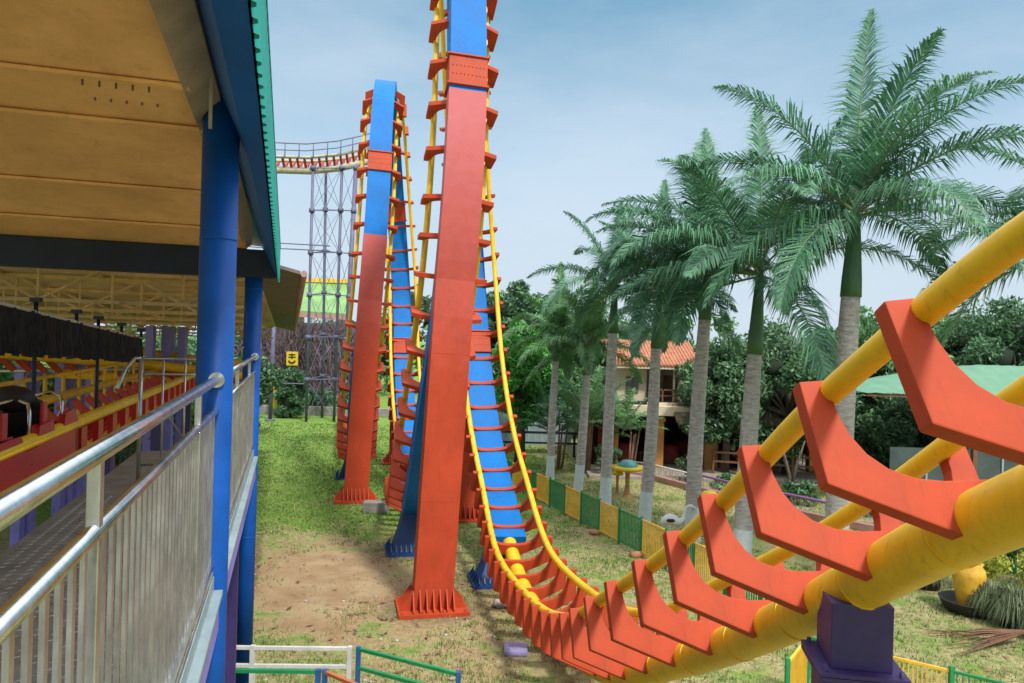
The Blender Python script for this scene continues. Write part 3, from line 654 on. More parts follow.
# station track with red ties and yellow rail
ST = thing('station_track', 'yellow railed station track on red stands running beside the platform', 'track', S(9,-2.1,3.2))
for q in (-2.04,-3.04): MB().tube([S(-2,q,4.06), S(23,q,4.06)], .062, 12).build('rail', M['yellow'], ST)
MB().tube([S(-2,-2.54,3.45), S(23,-2.54,3.45)], .16, 14).build('spine_pipe', M['yellow'], ST)
for k in range(30):
    p = 2.3+k*.70; mb = MB(); mb.beam(S(p,-2.10,3.96), S(p,-2.54,3.55), .06, .10); mb.beam(S(p,-2.98,3.96), S(p,-2.54,3.55), .06, .10); mb.sbox(p-.11,p+.11,-2.07,-2.01,3.68,3.995); mb.build('crosstie', M['carred'], ST)
CT = thing('catwalk_rail', 'thin yellow guard rail on the far side of the station track', 'railing', S(9,-3.3,3.4))
for z in (4.30,): MB().tube([S(6.6,-3.35,z), S(23,-3.35,z)], .028, 8).build('bar', M['yelp'], CT)
for k in range(14): MB().tube([S(6.7+k*.9,-3.35,3.2), S(6.7+k*.9,-3.35,4.30)], .028, 8).build('post', M['yelp'], CT)
for k in range(5): p = 3+k*4.5; mb = MB(); mb.sbox(p-.1,p+.1,-2.64,-2.44,0,3.3); mb.build('leg', M['purple'], ST)
# steel gate at the end of the platform
GT = thing('steel_gate', 'thin steel barrier closing the far end of the boarding platform', 'gate', S(8.6,-1.2,3.44))
for z in (4.72, 4.56, 3.62): MB().tube([S(8.4,-1.46,z), S(8.4,-.62,z)], .013, 8).build('bar', M['steel2'], GT)
for q in (-1.46,-1.25,-1.04,-.83,-.62): MB().tube([S(8.4,q,3.44), S(8.4,q,4.72)], .012 if q != -1.46 else .022, 8).build('upright', M['steel2'], GT)
MB().tube([S(8.4,-1.46,4.72), S(8.4,-1.52,4.72), S(8.3,-1.58,4.62), S(8.1,-1.62,4.42)], .018, 8).build('grab_bar', M['steel2'], GT)
# coaster car
CA = thing('coaster_car', 'red coaster car with black high backed seats waiting in the station', 'coaster car', S(6.5,-2.5,3.9))
P1 = 8.25
def carbody():
    mb = MB(); p1 = P1; p0 = 4.2
    pr = [(p0,3.80),(p1,3.80),(p1+.03,4.08),(p1-.12,4.22),(p1-.40,4.20),(p1-.47,4.04),(p1-.72,4.03),(p1-.80,4.18),(p1-1.15,4.17),(p1-1.22,4.00),(p1-1.50,4.0),(p1-1.62,4.14),(p1-2.1,4.14),(p1-2.16,4.0),(p1-2.5,4.0),(p1-2.6,4.16),(p0,4.16)]
    for qq, s_ in ((-1.99,1),(-3.08,-1)):
        a = [S(p, qq, z) for p, z in pr]; b = [S(p, qq-.06*s_, z) for p, z in pr]; n = len(pr)
        mb.add(a+b, [tuple(range(n)), tuple(range(n,2*n))[::-1]]+[(i,(i+1)%n,n+(i+1)%n,n+i) for i in range(n)])
    return mb
mb = carbody(); mb.sbox(4.2, P1-.05, -3.0, -2.07, 3.80, 3.88); mb.sbox(P1-.08, P1+.04, -3.08, -1.99, 3.805, 4.10); mb.build('body', M['carred'], CA, .012)
mb = MB(); mb.sbox(4.1, P1+.06, -2.02, -1.96, 3.74, 3.795); mb.build('side_strip', M['yellow'], CA)
mb = MB(); mb.sbox(4.2, P1-.1, -2.95, -2.1, 3.56, 3.79); mb.build('undercarriage', M['black'], CA)
for p in (5.6, 6.6, 7.55):
    for q in (-2.26,-2.80):
        mb = MB(); vs = [S(p-.18,q-.23,3.9),S(p-.18,q+.23,3.9),S(p-.05,q+.23,3.9),S(p-.05,q-.23,3.9),S(p-.32,q-.22,4.40),S(p-.32,q+.22,4.40),S(p-.18,q+.22,4.38),S(p-.18,q-.22,4.38)]
        mb.add(vs, HEX); mb.sbox(p-.1,p+.34,q-.22,q+.22,3.92,4.05); s_ = mb.build('seat', M['seat'], CA, .035)
        mb = MB(); mb.blob(S(p-.26,q,4.39), (.20,.12,.12), 2, .05); mb.build('headrest', M['seat'], s_)
        mb = MB(); mb.sbox(p-.33,p-.21,q+.225,q+.255,4.16,4.36); mb.build('side_bolster', M['carred'], s_, .01)
for p in (6.0, 7.0, 7.92):
    for q in (-2.2,-2.75): MB().tube([S(p,q+.15,4.05), S(p+.02,q+.15,4.28), S(p+.08,q+.12,4.36), S(p+.2,q,4.39), S(p+.08,q-.12,4.36), S(p+.02,q-.15,4.28), S(p,q-.15,4.05)], .016, 8).build('lap_bar', M['steel'], CA)
# yellow elevated track behind the station on lilac columns
ET = thing('elevated_track', 'yellow twin pipe track on lilac trestle columns behind the station', 'track', V((-11,17,0)))
pa = [at(-60,350,14.5), at(0,353,15), at(60,358,16), at(140,364,17.3), at(200,370,18.6), at(245,376,19.6)]
pb = [at(120,348,19.5), at(145,352,19.8), at(195,359,20.4), at(250,364,21.0)]
MB().tube(pa, .11, 12).build('pipe', M['yellow'], ET); MB().tube([p+V((0,0,-.0))-V((0,0,.33)) for p in pa[2:]], .10, 12).build('pipe', M['yellow'], ET); MB().tube(pb, .10, 12).build('pipe', M['yellow'], ET)
for i in range(20):
    f = i/19*(len(pa)-1-1e-6); k = int(f); c = pa[k].lerp(pa[k+1], f-k); mb = MB(); mb.beam(c+V((-.12,0,-.02)), c+V((.16,.1,-.34)), .14, .1); mb.build('crosstie', M['red'], ET)
for px, D in ((22,16),(33,16.2),(62,17),(70,17.2),(79,17.4),(92,18),(111,18.4),(150,19.4),(166,19.8),(170,20.4),(182,20)):
    p = at(px, 365, D); mb = MB(); wd = .10; mb.box((p.x-wd,p.y-.09,0),(p.x+wd,p.y+.09,5.15 if px > 140 else p.z+.12)); mb.build('column', M['lilac'], ET)
for a, b in (((0,371,15.6),(140,369,17)),((140,392,17.5),(200,392,19))): MB().tube([at(*a), at(*b)], .035, 8).build('tie_bar', M['steel2'], ET)
for a, b in (((52,372,16.4),(88,302,16.6)),((5,405,15.8),(30,372,15.9)),((44,442,16.6),(82,372,17)),((68,420,17.5),(100,372,17.5)),((84,448,17.5),(112,378,18)),((190,385,18.6),(148,440,18.6)),((140,378,18),(185,440,18.3))): MB().tube([at(*a), at(*b)], .022, 6).build('brace_rod', M['steel2'], ET)
# hanging loudspeaker-like lattice: skipped; queue rails on the ground
def queue(name, label, pts, mrail, mpost, zs, grp, caps=True):
    T = thing(name, label, 'railing', (pts[0].x, pts[0].y, 0), grp)
    for z in zs:
        for a, b in zip(pts[:-1], pts[1:]): MB().beam(a+V((0,0,z)), b+V((0,0,z)), .045, .04).build('rail', mrail, T)
    for p in pts: mb = MB(); mb.box((p.x-.028,p.y-.028,0),(p.x+.028,p.y+.028,zs[0]+.03)); mb.build('post', mpost, T)
    return T
v2 = lambda x, y: V((x, y, 0))
G = 'painted queue rails on the ground'
queue('queue_rail', 'white painted two bar queue rail behind the green one by the blue pillar', [v2(-4.4,9.42), v2(-3.2,9.45), v2(-1.97,9.5)], M['whitep'], M['whitep'], (1.0,.77,.4), G)
queue('queue_rail', 'green queue rail slanting right from the blue post toward the red column foot', [v2(-1.86,9.5), v2(-.53,8.86)], M['greenp'], M['bluepost'], (1.0,.76,.4), G)
queue('queue_rail', 'short green queue rail in front of the white one at the picture bottom', [v2(-3.6,8.78), v2(-2.2,8.82)], M['greenp'], M['bluepost'], (1.0,.7,.4), G)
queue('queue_rail', 'orange brown queue rail leaving the small blue post at the picture bottom', [v2(-2.12,8.82), v2(-1.1,8.1)], M['orangep'], M['bluepost'], (1.0,.7,.4), G)

# ------------------------------------------------------------ fence of alternate panels
def fence(label, pts, first):
    T = thing('panel_fence', label, 'fence', pts[0], 'low yellow and green barred fences')
    for i, (a, b) in enumerate(zip(pts[:-1], pts[1:])):
        y = (i+first) % 2 == 0; m = M['yelp'] if y else M['greenp']; mb = MB(); d = (b-a); t = d.normalized()
        a2 = a+t*.03; b2 = b-t*.03
        mb.beam(a2+V((0,0,.86)), b2+V((0,0,.86)), .03, .035); mb.beam(a2+V((0,0,.10)), b2+V((0,0,.10)), .03, .03)
        n = 15
        for k in range(n):
            q = a2.lerp(b2, (k+.5)/n); mb.beam(q+V((0,0,.11)), q+V((0,0,.85)), .02, .014, up=t)
        mb.build('panel', m, T)
    for i, p in enumerate(pts):
        MB().box((p.x-.028,p.y-.028,0),(p.x+.028,p.y+.028,.93)).build('post', M['greenp'], T)
    return T
fd = V((.3785,-.957,0)).normalized()*1.045
f0 = V((.89,23.4,0))
fence('low fence of yellow and green barred panels running in front of the palm trunks', [f0+fd*k for k in range(-5, 12)], 1)
fence('short run of yellow and green fence panels turning a corner by the purple post', [v2(3.75,9.75), v2(4.38,10.65), v2(5.12,10.15), v2(5.85,9.65), v2(6.7,9.05), v2(7.5,8.5)], 0)
for k, (i, lb) in enumerate(((4,'orange brick block on the grass at the foot of a green panel'),(6,'orange brick block against the fence foot, second from the crane'),(8,'orange brick block at the fence foot below the white crane'))):
    q = f0+fd*i+V((-.12,-.12,0)); tag(MB().blob(q+V((0,0,.06)), (.16,.11,.08), 2, .35).build('brick_block', M['brick']), lb, 'brick')

# ------------------------------------------------------------ palms
def frond_geo(mb, base, az, el, length, droop, leaf=.62, n=78, mi_leaf=0, mi_r=1, hang=.55):
    d = V((math.cos(az)*math.cos(el), math.sin(az)*math.cos(el), math.sin(el))); p = V(base); pts = [p.copy()]; K = 22; st = length/K
    side = V((-math.sin(az), math.cos(az), 0)); tw = random.uniform(-.3,.3)
    for i in range(K):
        f = i/K; d = (d+V((0,0,-1))*droop*(.25+1.3*f)*st*.55+side*tw*.02).normalized(); p = p+d*st; pts.append(p.copy())
    mb.tube(pts, [max(.006, .030*(1-i/K)) for i in range(K+1)], 5, False, mi_r)
    for j in range(n):
        f = .10+.90*(j+random.random()*.5)/n; x = f*K; i = min(int(x), K-1); c = pts[i].lerp(pts[i+1], x-i); t = (pts[i+1]-pts[i]).normalized()
        sd_ = t.cross(V((0,0,1)))
        if sd_.length < .2: sd_ = side.copy()
        sd_.normalize(); up = sd_.cross(t)
        env = math.sin(PI*min(1, (f*.86+.13)))**.6*(1-.35*f); Lf = leaf*env*random.uniform(.75,1.15)
        for s_ in (-1, 1):
            dr = (sd_*s_*1.0+t*(.45+.75*f)+up*random.uniform(-.1,.6)+t*random.uniform(-.15,.15)).normalized()
            m_ = c+dr*Lf*.5; dr2 = (dr+V((0,0,-1))*random.uniform(hang*.6, hang*1.4)).normalized(); e_ = m_+dr2*Lf*.5
            w_ = (t*1.0-dr*t.dot(dr)).normalized()*.017*random.uniform(.6,1.3); o = len(mb.v)
            mb.v += [tuple(c-w_*.6), tuple(c+w_*.6), tuple(m_+w_), tuple(m_-w_), tuple(e_)]
            mb.f += [(o,o+1,o+2,o+3), (o+3,o+2,o+4)]; mb.sm += [False]*2; mb.mi += [mi_leaf]*2
def palm(loc, top, r, label, flen, nf=15, seed=1, spear=1., fl='frond', white=1.05, dry=False, sag=1.0, shaft=1.3, name='palm_tree', bias=None):
    random.seed(seed); loc = V(loc); top = V(top); T = thing(name, label, 'palm tree', loc, 'tall palms lined up behind the fence')
    pts = []; rs = []; K = 22
    bow = V((random.uniform(-.05,.05), 0, 0))
    for i in range(K+1):
        f = i/K; pts.append(loc.lerp(top, f)+bow*math.sin(PI*f)); rs.append(r*(1.12 if i == 0 else 1+.10*math.sin(PI*f)-.2*f)*(1+random.uniform(-.012,.012)))
    MB().tube(pts, rs, 18).build('trunk', M['trunk'], T)
    if white:
        k = white/top.z; MB().tube([loc, loc.lerp(top, k*.5)+bow*math.sin(PI*k*.5), loc.lerp(top, k)+bow*math.sin(PI*k)], [r*1.16, r*1.07, r*1.06], 18, False).build('painted_band', M['white'], T)
    ax = (top-loc).normalized(); ct = top+ax*shaft
    MB().tube([top-ax*.1, top+ax*.25, top+ax*shaft*.6, ct], [r*.9, r*.84, r*.6, r*.35], 14).build('crownshaft', M['drybark' if dry else 'shaft'], T)
    mb = MB()
    for k in range(nf):
        f = k/(nf-1); az = k*2.39996+random.uniform(-.5,.5)+seed; el = R(72)-R(80)*f**.95+random.uniform(-.1,.1)
        if bias is not None and f > .3 and random.random() < .3: az = bias+random.uniform(-.6,.6)
        if k == 0: el = R(80); az = PI/2-.35
        frond_geo(mb, ct-ax*.12*f*4*shaft*.25, az, el, flen*random.uniform(.88,1.08)*(spear if k == 0 else 1), (.66+.34*f)*sag*random.uniform(.8,1.25)/ max(.5, flen/3.2) *(.25 if k == 0 else 1), leaf=flen*(.27 if k else .24), n=int(88+12*flen), hang=.75+.6*f)
    mb.build('crown', [M[fl], M['rachis']], T); return T
def trunk_pts(px0, py0, px1, py1):
    b = gnd(px0, py0); t = at(px1, py1, b.y); return b, t
PALMS = [
 (550,480,556,358,.14,'thinnest pale trunked palm at the far end of the row beside the track',2.7,15,3,'frond2',False,.9),
 (578,491,587,372,.15,'palm with a shaggy brown sheath below its fronds, second from the far end',2.8,16,5,'frond2',True,1.0),
 (605,506,613,330,.17,'palm whose crown stands free on the left above the orange roofed house',3.1,15,11,'frond',False,1.5),
 (644,523,656,345,.17,'slender palm directly behind the blue capped mushroom table',3.2,15,23,'frond',False,1.7),
 (692,541,705,316,.19,'stout palm rising behind the white crane figure',3.7,16,31,'frond',False,1.6),
 (741,568,755,350,.20,'palm with low hanging fronds between the crane and the tallest palm',4.1,16,47,'frond',False,1.9),
 (834,600,851,292,.225,'tallest palm with an upright spear frond and thick grey trunk',3.9,20,59,'frond',False,1.7)]
for i, (a, b, c, d, r, lb, fl, nf, sd_, mm, dry, sh) in enumerate(PALMS):
    bb, tt = trunk_pts(a, b, c, d)
    palm(bb, tt, r, lb, fl, nf, sd_, spear=1.05 if i == 6 else .95, fl=mm, white=.9, dry=dry, shaft=sh, bias=PI if i in (4,5) else None)
palm((10.95,14.0,0), (11.1,14.0,6.0), .21, 'palm cut off by the picture edge with fronds hanging over the mint roof', 3.9, 17, 71, white=.9)
# low feathery palms between the tall trunks and the house
def low_palm(x, y, h, fl, sd_, label, nf=16, m='frond2'):
    random.seed(sd_); T = thing('feather_palm', label, 'palm', (x,y,0), 'low bushy palms by the house')
    for k in range(4):
        o = V((random.uniform(-.25,.25), random.uniform(-.2,.2), 0)); MB().tube([V((x,y,0))+o, V((x,y,0))+o*2+V((0,0,h*random.uniform(.8,1)))], [.05,.03], 8).build('stem', M['drybark'], T)
    mb = MB()
    for k in range(nf):
        f = k/(nf-1); frond_geo(mb, V((x+random.uniform(-.4,.4),y+random.uniform(-.3,.3),h*random.uniform(.75,1.05))), k*2.4+sd_, R(78)-R(70)*f, fl*random.uniform(.8,1.1), .55, leaf=.5, n=50, hang=.7)
    mb.build('crown', [M[m], M['rachis']], T)
low_palm(1.9, 29.5, 1.8, 2.6, 101, 'dark low palm clump left of the house behind the far end palms', 20, 'frond')
low_palm(3.0, 28.5, 2.4, 2.5, 102, 'low palm clump leaning over the house corner', 20)
low_palm(4.55, 28.6, 1.9, 1.9, 103, 'smaller feathery palm drooping in front of the cream house wall', 14)
# ------------------------------------------------------------ broadleaf trees
def leaf_cloud(centers, radii, n, size, flat=.8):
    vs = []; fs = []
    k = len(centers); idx = rng.integers(0, k, n); u = rng.normal(size=(n,3)); u /= np.linalg.norm(u, axis=1)[:, None]
    rad = rng.random(n)**.45; P = centers[idx]+u*rad[:, None]*radii[idx][:, None]*np.array([1,1,flat])
    a = rng.normal(size=(n,3)); a[:, 2] -= .4; a /= np.linalg.norm(a, axis=1)[:, None]; b = np.cross(a, rng.normal(size=(n,3))); b /= np.linalg.norm(b, axis=1)[:, None]
    s = size*rng.uniform(.6, 1.3, n)[:, None]
    q = np.stack([P-a*s, P+b*s*.38-a*s*.1, P+a*s, P-b*s*.38-a*s*.1], 1).reshape(-1, 3)
    f = np.arange(n*4).reshape(n, 4); return q.tolist(), [tuple(r) for r in f.tolist()]
def broad_tree(x, y, h, rx, rz, m, label, n=9000, size=.17, trunk_h=None, seed=0, name='broadleaf_tree', grp='leafy trees behind the palms'):
    random.seed(seed); T = thing(name, label, 'tree', (x,y,0), grp); zc = h-rz
    tr_ = MB(); tr_.tube([V((x,y,0)), V((x+.1,y,zc*.55)), V((x+.05,y,zc))], [.05*h/2+.05, .03*h/2+.04, .02*h/2+.03], 10)
    cs = []; rr = []
    nb = 46
    for k in range(nb):
        u_ = V((random.gauss(0,1), random.gauss(0,1), random.gauss(0,1))).normalized(); rd = random.uniform(.45,.98)
        c = V((x+u_.x*rx*rd, y+u_.y*rx*rd*.8, zc+u_.z*rz*rd)); 
        if c.z < .4: c.z = .4+random.random()*.5
        cs.append(c); rr.append(random.uniform(.14,.30)*rx+.15)
        if k % 4 == 0: tr_.tube([V((x+.05,y,zc*.7)), V((x,y,zc)).lerp(c, .5)+V((0,0,.1)), c], [.07,.04,.015], 6)
    tr_.build('trunk', M['bark'], T)
    v, f = leaf_cloud(np.array([list(c) for c in cs]), np.array(rr), int(n*1.7), size*.74*y/31)
    mb = MB(); mb.v = [tuple(t) for t in v]; mb.f = f; mb.sm = [False]*len(f); mb.mi = [0]*len(f)
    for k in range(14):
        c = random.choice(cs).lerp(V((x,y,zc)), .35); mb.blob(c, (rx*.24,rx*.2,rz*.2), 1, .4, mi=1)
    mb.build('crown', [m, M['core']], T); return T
TR = [ # px, D, top py, rx, rz, mat, label
 (505,34,272,2.0,3.0,'leafd','dark tall tree just right of the loop track'),
 (522,30,322,1.35,2.1,'leafb','bright yellow green bushy tree beside the blue spine'),
 (560,38,300,2.8,3.2,'leafm','mid green tree behind the two far end palms'),
 (640,40,318,3.0,3.0,'leafd','dark tree above the orange tiled roof'),
 (728,29,332,1.9,2.2,'leafd','dark leafy tree right of the house balcony'),
 (790,29,325,2.7,2.6,'leafd','dark dense tree between the two nearest palm trunks'),
 (905,28.2,400,2.0,1.4,'leafd','low dark leafy tree below the end of the mint roof'),
 (880,31,315,3.2,3.0,'leafm','broad tree rising behind the near yellow rail'),
 (950,33,300,3.2,3.2,'leafm','lighter tree standing over the mint green roof'),
 (1020,30,290,3.2,3.4,'leafd','dark tree at the edge behind the cut off palm'),
 (1110,31,280,3.4,3.4,'leafm','mid green tree beyond the picture edge side of the mint roof')]
for i, (px, D, py, rx, rz, mm, lb) in enumerate(TR):
    p = at(px, py, D); broad_tree(p.x, D, p.z, rx, rz, M[mm], lb, 9500 if mm != 'leafb' else 8000, .17 if mm != 'leafb' else .15, seed=200+i)
for i, (px, D, py, rx, rz, mm, lb) in enumerate([(-60,24,335,3.0,3.0,'leafb','yellow green tree at the edge behind the coaster car'),(25,27,350,2.6,2.6,'leafm','mid green tree between the first lilac columns'),(95,28,345,2.8,2.8,'leafd','dark tree behind the middle lilac columns'),(155,31,325,2.8,3.2,'leafm','tall green tree behind the steel platform barrier'),(215,36,330,3.0,2.8,'leafd','dark green tree partly hidden by the nearer blue pillar')]):
    p = at(px, py, D); broad_tree(p.x, D, p.z, rx, rz, M[mm], lb, 7000, .19, seed=300+i, grp='trees behind the station')
low_palm(at(20,400,21).x, 21, 1.6, 2.3, 131, 'yellowish feather palm seen under the valance at the edge', 18)
low_palm(at(120,400,23).x, 23, 1.4, 2.3, 132, 'green feather palm seen between the lilac columns', 18, 'frond')
# far woods as one mass
cs = []; rr = []
for k in range(300):
    x = random.uniform(-75, 95); y = random.uniform(62, 80); cs.append((x, y, random.uniform(.5, 8.0+1.5*noise.noise(V((x*.15,0,0)))))); rr.append(random.uniform(1.2,2.2))
for k in range(120):
    x = random.uniform(3, 40); y = random.uniform(36, 44); cs.append((x, y, random.uniform(.5, 4.2))); rr.append(random.uniform(.9,1.5))
v, f = leaf_cloud(np.array(cs), np.array(rr), 42000, .34); mb = MB(); mb.v = [tuple(t) for t in v]; mb.f = f; mb.sm = [False]*len(f); mb.mi = [0]*len(f)
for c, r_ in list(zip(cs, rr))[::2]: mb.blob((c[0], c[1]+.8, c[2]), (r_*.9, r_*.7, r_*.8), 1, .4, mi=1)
tag(mb.build('woods', [M['leafm'], M['core']]), 'far off mass of woodland closing the view behind park and lawn', 'woods', kind='stuff')

# ------------------------------------------------------------ house with restaurant
HO = thing('house', 'cream two storey house with orange tiled roof, balcony and dark open restaurant below', 'house', V((7,31,0)))
X0, X1, Yf = 3.5, 13.0, 30.0
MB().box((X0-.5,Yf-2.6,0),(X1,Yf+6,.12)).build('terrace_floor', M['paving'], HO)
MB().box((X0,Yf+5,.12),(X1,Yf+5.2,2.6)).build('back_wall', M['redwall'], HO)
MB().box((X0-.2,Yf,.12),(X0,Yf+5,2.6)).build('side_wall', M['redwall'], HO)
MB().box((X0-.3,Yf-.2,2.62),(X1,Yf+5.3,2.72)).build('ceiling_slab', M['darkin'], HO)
MB().box((X0+.2,Yf-.7,2.22),(7.3,Yf-.1,2.60)).build('canopy_slab', M['cream'], HO, .02)
mb = MB()
for k in range(5000):
    x = random.uniform(6.6, 12.4); f = random.random(); z = 2.75-.62*f; y = Yf-.15-1.0*f; o = len(mb.v); l_ = random.uniform(.1,.28)
    mb.add([(x-.02,y,z),(x+.02,y,z),(x+.03+random.uniform(-.06,.06),y-l_*.7,z-l_)], [(0,1,2)])
vs = [(6.5,Yf-.1,2.76),(12.6,Yf-.1,2.76),(12.6,Yf-1.15,2.12),(6.5,Yf-1.15,2.12)]; mb.add(vs+[(a,b,c-.1) for a,b,c in vs], HEX)
mb.build('thatch_awning', M['thatch'], HO)
for px, w_ in ((599.5,.10),(613,.16),(657,.20),(709,.27),(772,.2),(812,.2)):
    x = (px-512+3.5)/740*(Yf-.3); mb = MB(); mb.box((x-w_,Yf-.3-w_,.12),(x+w_,Yf-.3+w_,2.2)); mb.box((x-w_-.05,Yf-.35-w_,1.98),(x+w_+.05,Yf-.25+w_,2.12)); mb.build('column', M['orangecol'] if px > 600 else M['cloth'], HO, .015)
# upper storey
mb = MB(); mb.box((4.35,Yf+.3,2.72),(5.55,Yf+.5,4.25)); mb.build('upper_wall', M['cream'], HO)
mb = MB(); mb.box((5.55,Yf+1.6,2.72),(8.2,Yf+1.8,4.25)); mb.box((4.35,Yf+.5,2.72),(4.5,Yf+3,4.25)); mb.build('recessed_wall', M['ceil2'], HO)
mb = MB(); mb.box((5.5,Yf-.25,2.55),(8.3,Yf+1.6,2.718)); mb.build('balcony_slab', M['cream'], HO)
w1 = MB(); w1.box((4.72,Yf+.24,3.05),(5.22,Yf+.299,3.7)); w1 = w1.build('window', M['wood'], HO)
for k in range(2): MB().box((4.75+.24*k,Yf+.22,3.09),(4.95+.24*k,Yf+.238,3.66)).build('pane', M['glass'], w1)
dr = MB().box((6.5,Yf+1.54,2.72),(7.1,Yf+1.598,3.75)).build('door', M['wood'], HO)
rb = MB(); rb.beam((5.6,Yf-.15,3.22),(8.2,Yf-.15,3.22), .06, .06)
rb.beam((5.6,Yf-.15,2.98),(8.2,Yf-.15,2.98), .04, .04)
for k in range(6): rb.beam((5.62+k*.51,Yf-.15,2.72),(5.62+k*.51,Yf-.15,3.24), .06, .06, up=V((1,0,0)))
rb.build('balcony_rail', M['wood'], HO)
for x in (5.75,6.6,7.5): mb = MB(); mb.box((x-.04,Yf-.09,2.72),(x+.04,Yf-.01,4.2)); mb.build('balcony_post', M['cream'], HO)
# tiled roof with ribs
mb = MB(); n = 54
for k in range(n):
    x0 = 3.9+k*.07; x1 = x0+.068; zz = .03*(k % 2)
    mb.add([(x0,Yf-.4,4.16+zz),(x1,Yf-.4,4.16+zz),(x1,Yf+2.2,5.12+zz),(x0,Yf+2.2,5.12+zz),(x0,Yf-.4,4.24+zz),(x1,Yf-.4,4.24+zz),(x1,Yf+2.2,5.20+zz),(x0,Yf+2.2,5.20+zz)], HEX)
rf = mb.build('roof', M['tile'], HO)
MB().box((3.9,Yf-.36,4.06),(7.7,Yf-.28,4.155)).build('eave_board', M['cream'], rf)
# restaurant tables and chairs
for i, (x, y, cl, lb) in enumerate(((4.9,31.2,1,'red clothed table inside the restaurant next to the first orange column'),(6.7,31.0,1,'red clothed table between the two widest orange columns'),(7.6,32.2,1,'red clothed table deep inside behind the widest orange column'),(9.6,31.2,1,'red clothed table behind the wooden terrace rail'),(11.6,31.6,1,'red clothed table at the dark end of the restaurant'))):
    T = thing('dining_table', lb, 'table', (x,y,.12), 'restaurant tables'); MB().lathe((x,y,.12), [(.5,.05),(.46,.4),(.42,.74),(0,.75)], 16).build('tablecloth', M['cloth'], T)
    MB().tube([(x,y,.12),(x,y,.8)], .04, 8).build('leg', M['wood'], T)
    for s_ in (-1, 1):
        C = thing('dining_chair', ['chair left of the ','chair right of the '][s_ > 0]+lb.replace('red clothed ',''), 'chair', (x+s_*.75,y-.25,.12), 'restaurant chairs'); cx = x+s_*.75
        MB().box((cx-.2,y-.45,.53),(cx+.2,y-.05,.58)).build('seat', M['wood'], C)
        MB().box((cx+s_*.17,y-.45,.58),(cx+s_*.21,y-.05,1.08)).build('backrest', M['cloth'], C)
        for dx in (-.17,.17):
            for dy in (-.42,-.08): MB().box((cx+dx-.02,y+dy-.02,.12),(cx+dx+.02,y+dy+.02,.53)).build('leg', M['wood'], C)
TRL = thing('terrace_rail', 'low brown wooden rail in front of the dark restaurant', 'railing', (9.5,28.3,0))
for z in (.95,.6): MB().beam((7.9,28.6,z),(13.5,27.2,z), .06, .07).build('rail', M['wood'], TRL)
for k in range(7): p = V((7.9,28.6,0)).lerp(V((13.5,27.2,0)), k/6); MB().box((p.x-.04,p.y-.04,.0),(p.x+.04,p.y+.04,1.0)).build('post', M['wood'], TRL)
LN = thing('lantern', 'small white paper lantern hanging in the dark restaurant', 'lantern', at(733,447,29.5)); MB().lathe(at(733,447,29.5), [(.03,-.14),(.09,-.1),(.1,.05),(.03,.12)], 10).build('shade', M['bird'], LN); p = at(733,447,29.5); MB().tube([p+V((0,0,.12)), V((p.x,p.y,2.2))], .008, 5).build('cord', M['black'], LN)

# ornate low wall with violet rail
OW = thing('ornate_wall', 'low curving garden wall with white scrollwork, pink kerb and violet top rail', 'wall', (7.5,24,0))
wp = [V((4.6,28.2,0)), V((5.4,27.4,0)), V((6.3,25.8,0)), V((7.5,23.8,0)), V((9.25,21.4,0)), V((10.4,20.2,0)), V((11.9,19.2,0))]
MBk = MB()
for a, b in zip(wp[:-1], wp[1:]): MBk.beam(a+V((0,0,.11)), b+V((0,0,.11)), .22, .20)
MBk.build('kerb', M['pinkwall'], OW)
sw = MB(); L_ = 0
for a, b in zip(wp[:-1], wp[1:]):
    d = (b-a); t = d.normalized(); n = int(d.length/.15)
    for k in range(n):
        c = a.lerp(b, (k+.5)/n); ax = V((0,0,1))
        sgn = 1 if k % 2 else -1
        sw.tube([c+t*.06*math.cos(th)*sgn+ax*(.37+.12*math.sin(th)) for th in np.linspace(-2.2,2.2,8)], .010, 4, False)
        sw.tube([c+V((0,0,.21)), c+V((0,0,.56))], .008, 4, False)
sw.build('scrollwork', M['mosaic'], OW)
MB().tube([p+V((0,0,.60)) for p in wp[2:]], .04, 10).build('top_rail', M['viol'], OW)
MB().tube([p+V((0,0,.58)) for p in wp[:3]], .025, 8).build('top_rail', M['mosaic'], OW)
# planting behind that wall
def shrub(x, y, r, h, m, label, n=900, s=.09, grp='shrubs behind the ornate wall', name='shrub'):
    T = thing(name, label, 'shrub', (x,y,0), grp); cs = np.array([[x+random.gauss(0,r*.45), y+random.gauss(0,r*.4), h*random.uniform(.25,.85)] for _ in range(9)])
    v, f = leaf_cloud(cs, np.full(9, r*.5), n, s); mb = MB(); mb.v = [tuple(t) for t in v]; mb.f = f; mb.sm = [False]*len(f); mb.mi = [0]*len(f)
    mb.build('foliage', m, T); st = MB()
    for k in range(5): st.tube([(x,y,0),(x+random.uniform(-.2,.2),y,h*.6)], [.02,.01], 5)
    st.build('stem', M['bark'], T)
for i, (x, y, r, h, m_, lb) in enumerate(((6.75,27.2,.4,1.0,'leafd','small dark shrub beside the restaurant steps'),(8.6,24.6,.5,.8,'leafb','bright green shrub behind the violet rail by a bare trunk'),(9.6,23.8,.5,.7,'leafd','dark shrub in the bed behind the violet rail'),(10.9,22.2,.5,1.0,'leafb','bright shrub in the bed near the tallest palm trunk'),(11.8,21.5,.6,.9,'leafm','mid green shrub at the bed end below the mint roof'),(7.6,25.8,.35,.6,'leafm','low shrub behind the stout palm'),(3.8,28.2,.5,1.1,'leafd','dark shrub below the feather palms'))):
    shrub(x, y, r, h, M[m_], lb)
